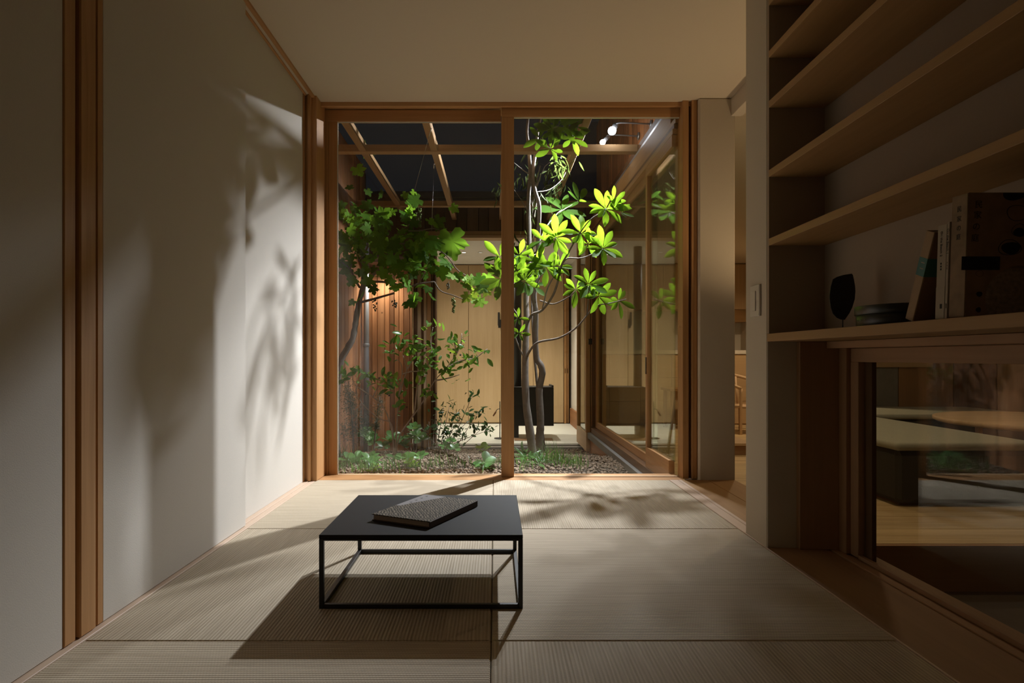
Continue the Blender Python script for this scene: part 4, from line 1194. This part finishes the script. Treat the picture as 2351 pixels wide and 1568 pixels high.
for (px, py, d, n, L, ax, el) in [
    (1391, 480, 4.10, 9, .150, (.1, -.75, .55), .25), (1409, 462, 4.13, 6, .105, (.4, -.5, .7), .5), (1424, 486, 4.15, 5, .10, (.5, -.6, .2), .3),
    (1276, 545, 4.36, 9, .150, (-.1, -.65, .7), .3), (1247, 552, 4.42, 6, .140, (-.4, -.6, .6), .4),
    (1334, 536, 4.27, 8, .135, (.1, -.6, .75), .3), (1384, 570, 4.22, 9, .140, (.1, -.8, .5), .2), (1350, 560, 4.30, 5, .12, (-.1, -.6, .7), .3),
    (1255, 615, 4.46, 9, .150, (-.1, -.6, .8), .3), (1283, 612, 4.46, 6, .13, (.2, -.6, .7), .4), (1228, 600, 4.55, 6, .14, (-.3, -.5, .7), .5),
    (1150, 640, 4.40, 9, .150, (-.2, -.7, .6), .3), (1148, 590, 4.42, 5, .14, (-.3, -.6, .7), .5), (1183, 625, 4.45, 6, .13, (.1, -.6, .7), .4),
    (1205, 645, 4.50, 8, .145, (-.1, -.55, .8), .3), (1225, 655, 4.55, 6, .13, (.1, -.6, .7), .2), (1192, 585, 4.5, 5, .13, (-.2, -.6, .7), .5),
    (1351, 652, 4.32, 8, .135, (.1, -.5, .85), .35), (1322, 664, 4.48, 7, .125, (-.1, -.6, .7), .3), (1374, 680, 4.34, 8, .125, (.2, -.55, .8), .2), (1420, 690, 4.30, 6, .12, (.5, -.4, .7), .35),
    (1290, 482, 5.25, 9, .215, (0, -.75, .5), .15), (1330, 462, 5.32, 5, .17, (.3, -.6, .6), .4),
    (1282, 289, 3.97, 8, .125, (0, -.6, -.4), .2), (1268, 298, 3.95, 6, .115, (-.2, -.6, .2), .4), (1300, 300, 4.05, 7, .12, (.2, -.6, -.3), .3), (1313, 318, 4.12, 7, .12, (.2, -.6, -.1), .3), (1322, 290, 4.12, 6, .11, (.3, -.5, .2), .3), (1240, 318, 4.0, 6, .115, (-.3, -.6, .3), .5), (1264, 342, 4.0, 6, .11, (.2, -.6, .4), .3),
    (1190, 730, 4.62, 5, .085, (-.2, -.6, .6), .5), (1192, 765, 4.66, 5, .08, (.2, -.5, .6), .5)]:
    if d < 4.7: ax = (ax[0], -.9, random.uniform(-.05, .3))
    whorl(tree, at(px, py, d), n, L, ax, el)

# ---- slender tree with narrow drooping leaves behind it
b2 = at(1252, 1050, 5.6); b2.z = gz(b2.x, b2.y) - .01
t2 = empty('narrow_leaved_tree', b2)
tag(t2, 'slender tree with narrow drooping olive leaves behind the bright tree', 'tree')
tube('trunk', [b2, at(1226, 800, 5.5), at(1220, 600, 5.5), at(1222, 480, 5.5), at(1240, 380, 5.5)], .014, .005, M_BARK, t2, 7, 4)
for tip, nlf, spr in (((1258, 392, 5.4), 44, 26), ((1280, 374, 4.2), 34, 13), ((1205, 408, 5.3), 30, 22), ((1245, 440, 5.3), 44, 24), ((1268, 425, 5.3), 24, 16), ((1232, 480, 5.3), 16, 14), ((1203, 545, 5.3), 22, 16), ((1225, 575, 5.3), 16, 12), ((1147, 430, 5.5), 16, 10)):
    q = at(*tip)
    r_ = at(1224, min(640, tip[1] + 75), 5.3)
    tube('twig', [r_, r_ * .45 + q * .55 + Vector((0, 0, .10)), q], .004, .002, M_BARK, t2, 5, 3)
    for k in range(nlf):
        s = spr * tip[2] / 1427
        put_leaf(t2, ME_NARROW[0], q + Vector((random.gauss(0, s), random.gauss(0, s), random.gauss(0, s * .8))), Vector((random.gauss(0, .6), random.gauss(0, .5), -.8)), rv() + Vector((0, -1, .3)), random.uniform(.055, .10))

# ---- grapevine on the left
vb = at(776, 870, 5.3); vb.z = gz(vb.x, vb.y) - .01
vine = empty('grapevine', vb)
tag(vine, 'old grapevine with lobed leaves and small grapes climbing on the left', 'vine')
tube('trunk', [vb, at(770, 960, 5.3), at(779, 843, 5.25), at(798, 799, 5.22), at(810, 777, 5.2), at(816, 744, 5.2), at(822, 707, 5.2), at(828, 682, 5.2), at(834, 655, 5.2), at(836, 620, 5.2), at(832, 590, 5.2)], .030, .020, M_VINEB, vine, 9, 4, .12)
for pts, r0, r1 in [
    ([(834, 655, 5.2), (862, 626, 5.15), (889, 598, 5.1), (905, 560, 5.05), (918, 530, 5.0)], .016, .007),
    ([(828, 694, 5.2), (856, 687, 5.1), (877, 681, 5.05), (905, 673, 5.0)], .011, .008),
    ([(826, 660, 5.2), (816, 643, 5.15), (804, 618, 5.1), (779, 597, 5.0)], .010, .006),
    ([(837, 647, 5.2), (877, 647, 5.1), (908, 652, 5.05), (938, 659, 5.0), (961, 652, 4.95), (997, 647, 4.9)], .010, .006),
    ([(997, 647, 4.9), (1012, 668, 4.85), (1040, 678, 4.82), (1072, 690, 4.8)], .006, .003),
    ([(918, 560, 5.0), (940, 558, 4.95), (978, 563, 4.9), (1015, 579, 4.85), (1034, 598, 4.82), (1053, 622, 4.8), (1090, 640, 4.78), (1122, 636, 4.76)], .006, .003),
    ([(832, 590, 5.2), (815, 555, 5.1), (800, 520, 5.0), (786, 500, 4.9)], .010, .005),
    ([(832, 590, 5.2), (845, 560, 5.1), (830, 530, 5.05), (815, 495, 5.0), (803, 465, 5.0), (812, 468, 5.0)], .008, .004),
    ([(918, 530, 5.0), (940, 515, 5.0), (940, 490, 5.0), (950, 465, 5.0), (955, 448, 5.0)], .005, .002),
    ([(918, 530, 5.0), (960, 530, 4.95), (1000, 525, 4.9), (1030, 545, 4.85)], .005, .003),
    ([(908, 652, 5.05), (880, 620, 5.0), (895, 590, 4.95)], .005, .003),
    ([(961, 652, 4.95), (975, 625, 4.9), (985, 600, 4.85)], .004, .002),
    ([(804, 618, 5.1), (815, 580, 5.0), (825, 545, 4.95), (850, 520, 4.9)], .006, .003)]:
    tube('cane', path(pts), r0, r1, M_VINEB, vine, 6, 4, .05)
def vleaf(px, py, d, L, mes=ME_VINE, face=None):
    c = at(px, py, d)
    nr = Vector((random.gauss(.1, .7), random.gauss(-.6, .4), random.gauss(.35, .5))) if face is None else Vector(face)
    dv = Vector((random.gauss(0, .7), random.gauss(-.2, .4), random.gauss(-.5, .5)))
    put_leaf(vine, random.choice(mes), c, dv, nr, L)
for k in range(225):
    u = random.random()
    if u < .62: px, py = random.gauss(885, 52), random.gauss(565, 48)
    elif u < .82: px, py = random.gauss(975, 36), random.gauss(590, 38)
    else: px, py = random.gauss(812, 22), random.gauss(520, 50)
    px = max(778, min(1062, px)); py = max(425, min(705, py))
    vleaf(px, py, random.uniform(4.6, 5.2), random.uniform(.05, .11))
for px, py, d, L, f in ((1035, 535, 4.6, .215, (0, -1, .1)), (1005, 548, 4.62, .15, (-.2, -1, .2)), (962, 458, 5.0, .13, (.2, -1, .3)), (952, 440, 5.0, .07, (0, -1, .3)), (945, 490, 4.98, .11, (.2, -1, 0)), (1010, 500, 4.9, .12, (0, -.8, .6)), (985, 505, 4.9, .11, (.2, -.4, .8)),
                        (825, 340, 5.0, .10, (0, -1, .2)), (838, 352, 5.0, .11, (.2, -1, .2)), (818, 385, 5.0, .12, (0, -.9, .3)), (925, 445, 5.0, .07, (0, -.9, .4)), (865, 545, 4.7, .15, (.3, -.8, .5)), (870, 500, 4.8, .12, (.6, -.6, .5)), (890, 505, 4.8, .12, (.4, -.9, .3)), (975, 560, 4.75, .14, (.3, -.9, .3)), (910, 655, 4.95, .12, (0, -.9, .3)), (935, 690, 4.95, .13, (.1, -.9, .2)), (960, 680, 4.95, .12, (-.2, -.9, .4)), (1010, 620, 4.85, .13, (0, -1, .2)), (1030, 600, 4.85, .14, (.2, -.9, .3))):
    vleaf(px, py, d, L, ME_VINE, f)
for px, py in ((1052, 628), (1062, 640), (1046, 636), (1078, 634), (1092, 640), (1105, 634), (1118, 630), (1080, 655), (1098, 660), (1112, 652), (1122, 660), (1090, 672), (1075, 676), (1100, 682), (1085, 690), (1112, 690), (1065, 650)):
    vleaf(px, py, random.uniform(4.7, 4.82), random.uniform(.07, .10), ME_VINEB if random.random() < .75 else ME_VINE, (random.gauss(.3, .3), -.7, .6))
M_GRAPE = plain('green_grape', (0.10, 0.14, 0.04), .25, noise=.2)
M_GRAPED = plain('dark_grape', (0.03, 0.035, 0.02), .3, noise=.2)
def grapes(px, py, d, h, wd, n, r, mat):
    V, F = [], []
    top = at(px, py, d)
    sc = d / 1427
    tv, tf = tube_data([top + Vector((0, 0, .02)), top + Vector((0, 0, -h * sc))], .0015, .001, 5)
    V += tv; F += tf
    ico = bmesh.new(); bmesh.ops.create_icosphere(ico, subdivisions=1, radius=1)
    iv = [v.co.copy() for v in ico.verts]; jf = [[v.index for v in f.verts] for f in ico.faces]; ico.free()
    for k in range(n):
        f = (k + .5) / n
        c = top + Vector((random.uniform(-1, 1) * wd * sc * (1 - .5 * f), random.uniform(-1, 1) * wd * sc * .6, -h * sc * f))
        o = len(V); rr = r * random.uniform(.8, 1.1)
        V += [c + v * rr for v in iv]; F += [[i + o for i in q] for q in jf]
    mesh_obj('grape_cluster', V, F, mat, vine, top, True)
grapes(1042, 684, 4.85, 34, 5, 24, .0085, M_GRAPE)
grapes(861, 688, 5.05, 26, 5, 12, .008, M_GRAPED)
grapes(906, 690, 5.0, 16, 7, 12, .008, M_GRAPED)
grapes(961, 480, 5.0, 40, 9, 20, .010, M_GRAPE)
grapes(1030, 650, 4.9, 14, 5, 9, .007, M_GRAPED)

# ---- berry shrub
sb = at(906, 1052, 5.0); sb.z = gz(sb.x, sb.y) - .005
shrub = empty('berry_shrub', sb)
tag(shrub, 'tall open berry shrub with glossy small leaves on the left', 'shrub')
def stems(root, lst, mat, r0=.0075, r1=.0025, d=5.0):
    for pts in lst:
        tube('stem', [at(p[0], p[1], p[2] if len(p) > 2 else d) for p in pts], r0, r1, mat, root, 6, 4, .05)
B0 = (905, 1056, 5.0)
stems(shrub, [
    [B0, (902, 999), (896, 970), (873, 962), (841, 937), (818, 906), (797, 891)],
    [B0, (901, 996), (883, 939), (856, 912), (828, 893), (811, 878), (810, 860)],
    [B0, (910, 999), (913, 939), (916, 906), (923, 859), (921, 836), (911, 825)],
    [(916, 906), (924, 882), (934, 848), (929, 830), (924, 810)],
    [(923, 859), (944, 853), (971, 851), (983, 835)],
    [B0, (918, 1000), (942, 964), (962, 936), (977, 912), (998, 874), (1021, 849), (1046, 816)],
    [(1021, 849), (1052, 830), (1090, 822), (1119, 801)],
    [(942, 964), (951, 946), (956, 906), (960, 878), (971, 855), (983, 836), (991, 812), (989, 782), (994, 751)],
    [(818, 906), (818, 890), (828, 875)], [(856, 912), (864, 895), (870, 885)], [(1046, 816), (1045, 795), (1038, 765)], [(1046, 816), (1058, 790), (1060, 765)], [(998, 874), (1030, 868), (1055, 860)], [(934, 848), (945, 832), (955, 815)]], M_TWIG)
def clump(root, mes, px, py, d, spr, n, L0, L1, up=.3):
    c = at(px, py, d); s = spr * d / 1427 * .62
    for k in range(n):
        off = Vector((random.gauss(0, s), random.gauss(0, s), random.gauss(0, s)))
        put_leaf(root, random.choice(mes), c + off, Vector((random.gauss(0, .7), random.gauss(0, .7), random.gauss(up, .6))), Vector((random.gauss(.3, .6), random.gauss(-.3, .6), random.gauss(.6, .5))), random.uniform(L0, L1))
for px, py, s, n, br in ((992, 762, 20, 11, 1), (985, 800, 18, 10, 0), (1003, 815, 16, 8, 0), (1045, 790, 20, 12, 1), (1060, 775, 12, 4, 1), (1035, 825, 24, 14, 0), (1070, 845, 18, 7, 0), (1040, 865, 14, 5, 0), (1090, 822, 10, 4, 1), (1110, 812, 12, 4, 1), (980, 830, 22, 10, 0), (925, 785, 24, 11, 0), (903, 808, 16, 9, 0), (950, 800, 20, 11, 0), (945, 822, 18, 8, 0), (890, 872, 17, 11, 1), (902, 890, 16, 9, 0), (925, 895, 13, 6, 0),
                         (835, 858, 14, 8, 0), (846, 880, 12, 7, 0), (815, 850, 11, 6, 0), (800, 862, 13, 6, 0), (790, 874, 10, 4, 0), (955, 880, 11, 5, 1), (985, 903, 12, 7, 0), (915, 940, 12, 5, 0), (1018, 850, 16, 8, 0), (1075, 830, 10, 4, 0), (968, 845, 14, 6, 0)):
    clump(shrub, (ME_BERRY + ME_BERRYB) if br else ME_BERRY, px, py, 5.0, s, n + 2, .05, .088)
M_BERRY = plain('dark_berry', (0.012, 0.012, 0.03), .3, noise=.2)
for px, py in ((890, 905), (893, 908), (985, 905), (976, 905), (1001, 903), (906, 890), (870, 868), (1034, 810), (1046, 812), (1058, 815), (979, 800), (838, 905)):
    lathe('berry', [(.002, -.007), (.0065, -.004), (.0075, 0), (.0065, .004), (.002, .007)], at(px + random.uniform(-2, 2), py, 4.98), M_BERRY, shrub, 8)

# ---- fine leaved dark shrub in front of the far floor
db = at(1000, 1044, 5.25); db.z = gz(db.x, db.y) - .005
ds = empty('dark_shrub', db)
tag(ds, 'low dark shrub with fine leaves against the pale far floor', 'shrub')
tips = [(985, 968), (1000, 950), (1018, 935), (1032, 930), (1045, 945), (1058, 955), (1085, 908), (1098, 945), (1105, 985), (1128, 985), (1060, 990), (1030, 985), (1005, 990), (1075, 965), (1040, 1000), (970, 985)]
for k, (px, py) in enumerate(tips):
    bx_ = 985 + (k * 7) % 62
    tube('stem', [at(bx_, 1046, 5.25), at((bx_ * .55 + px * .45) + random.uniform(-6, 6), 1046 * .5 + py * .5, 5.25), at(px, py, 5.25 + random.uniform(-.15, .15))], .0045, .0018, M_TWIG, ds, 5, 4)
for px, py, s, n in ((1085, 905, 10, 12), (1100, 945, 15, 16), (1032, 930, 15, 12), (1045, 950, 16, 12), (1018, 945, 14, 9), (1060, 965, 16, 10), (1000, 965, 16, 12), (990, 985, 16, 14), (1020, 985, 18, 20), (1045, 990, 18, 20), (1065, 1000, 14, 14), (1105, 985, 14, 12), (1122, 985, 10, 9), (1010, 1005, 16, 14), (1040, 1010, 16, 14), (1080, 975, 12, 8)):
    clump(ds, ME_DARK, px, py, 5.25, s, int(n * 1.4), .035, .065, .1)

# ---- conifers and soft needle plants at the left edge
def needles(name, label, blobs, d, n, L, trunk):
    q = at(trunk[0], trunk[1], d); q.z = gz(q.x, q.y) - .005
    r = empty(name, q)
    tag(r, label, 'shrub')
    tube('stem', [q] + [at(b[0], b[1], d) for b in trunk[2]], .008, .003, M_VINEB, r, 6, 3)
    V, F = [], []
    for px, py, sx, sy in blobs:
        c = at(px, py, d)
        for k in range(n):
            o = c + Vector((random.gauss(0, sx), random.gauss(0, sx), random.gauss(0, sy)))
            dv = Vector((random.gauss(0, .8), random.gauss(0, .8), random.gauss(.5, .6))).normalized() * L * random.uniform(.6, 1.2)
            wv_ = dv.cross(rv()).normalized() * .0022
            i = len(V); V += [o - wv_, o + wv_, o + dv]; F.append((i, i + 1, i + 2))
    m = mesh_obj('needles', V, F, L_CONIF, r, q); m['kind'] = 'stuff'
needles('juniper', 'dark feathery juniper beside the left edge of the window', [(800, 905, .03, .06), (806, 930, .035, .06), (818, 965, .05, .06), (800, 990, .04, .05), (835, 985, .04, .05)], 5.1, 420, .03, (812, 1060, [(810, 990), (803, 900)]))
needles('rosemary', 'small upright rosemary among the berry shrub stems', [(872, 925, .022, .05), (866, 955, .022, .04), (862, 980, .02, .02)], 5.15, 260, .022, (858, 1050, [(862, 990), (872, 910)]))

# ---- round leaved low plants
def low_plant(label, heads, d, L, mes, n=7, cat='plant', name='low_plant', grp='low plants on the courtyard floor', ax=(0, -.35, .9), el=.4):
    q = at(sum(h[0] for h in heads) / len(heads), 1060, d); q.z = gz(q.x, q.y) - .004
    r = empty(name, q)
    tag(r, label, cat, grp)
    for h in heads:
        c = at(h[0], h[1], d + random.uniform(-.1, .1))
        g = Vector((q.x * .5 + c.x * .5, c.y, gz(c.x, c.y) - .004))
        if c.z < g.z + .02: c.z = g.z + .02
        tube('stem', [g, (g + c) / 2 + Vector((random.uniform(-.02, .02), 0, .01)), c], .0035, .002, M_TWIG, r, 5, 3)
        whorl(r, c, n + 1, L * 1.15, ax, el, mes, .3)
low_plant('round leaved low shrub by the foot of the downpipe', [(848, 1000), (856, 1012), (838, 992)], 5.4, .07, ME_ROUND, 6)
low_plant('round leaved low shrub at the foot of the berry stems', [(902, 1003), (918, 1008), (893, 1012), (880, 1026)], 5.2, .07, ME_ROUND, 6)
low_plant('round leaved low shrub right of the berry stems', [(944, 1003), (958, 1000), (952, 985), (968, 1010), (930, 1022)], 5.2, .065, ME_ROUND, 6)
low_plant('dark round leaved plant near the left window corner', [(818, 1050), (830, 1056), (800, 1062), (850, 1054), (862, 1060)], 4.7, .065, ME_ROUND, 6)
low_plant('pale green leafy plant below the berry shrub', [(925, 1060), (936, 1052), (964, 1048), (905, 1062)], 4.75, .055, ME_ROUND, 5)
low_plant('lime green seedling in front of the berry shrub', [(944, 1066), (937, 1060), (951, 1074)], 4.6, .045, ME_LIME, 3)
low_plant('lime green seedling at the bottom left of the glass', [(862, 1082), (855, 1086)], 4.5, .045, ME_LIME, 3)
low_plant('lime green seedling standing alone before the far sill', [(1104, 1030), (1112, 1034)], 5.6, .07, ME_LIME, 3)
low_plant('glossy young plant beside the centre window stile', [(1105, 1072), (1118, 1080), (1112, 1062)], 4.5, .075, ME_ROUND + ME_LANCE, 6)
low_plant('lance leaved plant left of the tree trunk', [(1202, 1042), (1210, 1052), (1206, 1075), (1214, 1080)], 4.75, .11, ME_LANCE, 6, el=.7)
low_plant('lance leaved plant right of the tree trunk', [(1238, 1078), (1246, 1074)], 4.6, .10, ME_LANCE, 6, el=.7)
low_plant('small leafy seedling under the dark shrub', [(1035, 1012), (1045, 1030), (1022, 1026)], 5.1, .05, ME_ROUND, 5)

# ---- grass tufts
def tuft(px, d, n, L, label, mat=L_GROUND, w=.004, py=None, sprd=.06):
    q = at(px, 1070, d); q.z = gz(q.x, q.y) - .004
    V, F = [], []
    for k in range(n):
        a = random.uniform(0, 6.28); lean = random.uniform(.1, .75); l = L * random.uniform(.6, 1.15)
        b0 = q + Vector((random.gauss(0, sprd), random.gauss(0, sprd), 0)); b0.z = gz(b0.x, b0.y) - .004
        hd = Vector((math.cos(a), math.sin(a), 0)); sd_ = Vector((-hd.y, hd.x, 0)) * w
        i = len(V); N_ = 4
        for j in range(N_ + 1):
            t = j / N_
            p_ = b0 + hd * (l * lean * t * t) + Vector((0, 0, l * (t - .45 * lean * t * t)))
            s_ = 1 - t * .95
            V += [p_ - sd_ * s_, p_ + sd_ * s_]
        F += [(i + 2 * j, i + 2 * j + 1, i + 2 * j + 3, i + 2 * j + 2) for j in range(N_)]
    o = mesh_obj('grass_tuft', V, F, mat, None, q, True)
    tag(o, label, 'grass tuft', 'grass tufts on the courtyard floor')
for px, d, n, L, lab in ((790, 4.6, 40, .14, 'grass tuft in the lower left corner of the glass'), (825, 4.5, 36, .13, 'grass tuft below the dark round leaved plant'), (868, 4.5, 40, .16, 'upright grass tuft under the berry shrub'), (905, 4.55, 34, .12, 'sparse grass tuft before the berry stems'), (960, 4.55, 36, .12, 'grass tuft right of the lime seedling'), (1000, 4.6, 34, .11, 'grass tuft under the dark shrub'), (1050, 4.55, 34, .11, 'short grass tuft left of the centre stile'),
                         (1140, 4.6, 30, .11, 'grass tuft just left of the centre stile'), (1195, 4.5, 30, .12, 'grass tuft at the left edge of the right pane'), (1262, 4.65, 60, .19, 'dense dark grass tuft right of the tree'), (1290, 4.6, 50, .15, 'arching grass tuft in the right pane'), (1318, 4.6, 40, .12, 'low grass tuft farthest right on the gravel'), (780, 5.0, 40, .18, 'taller grass tuft behind the left window stile')):
    tuft(px, d, n, L, lab)
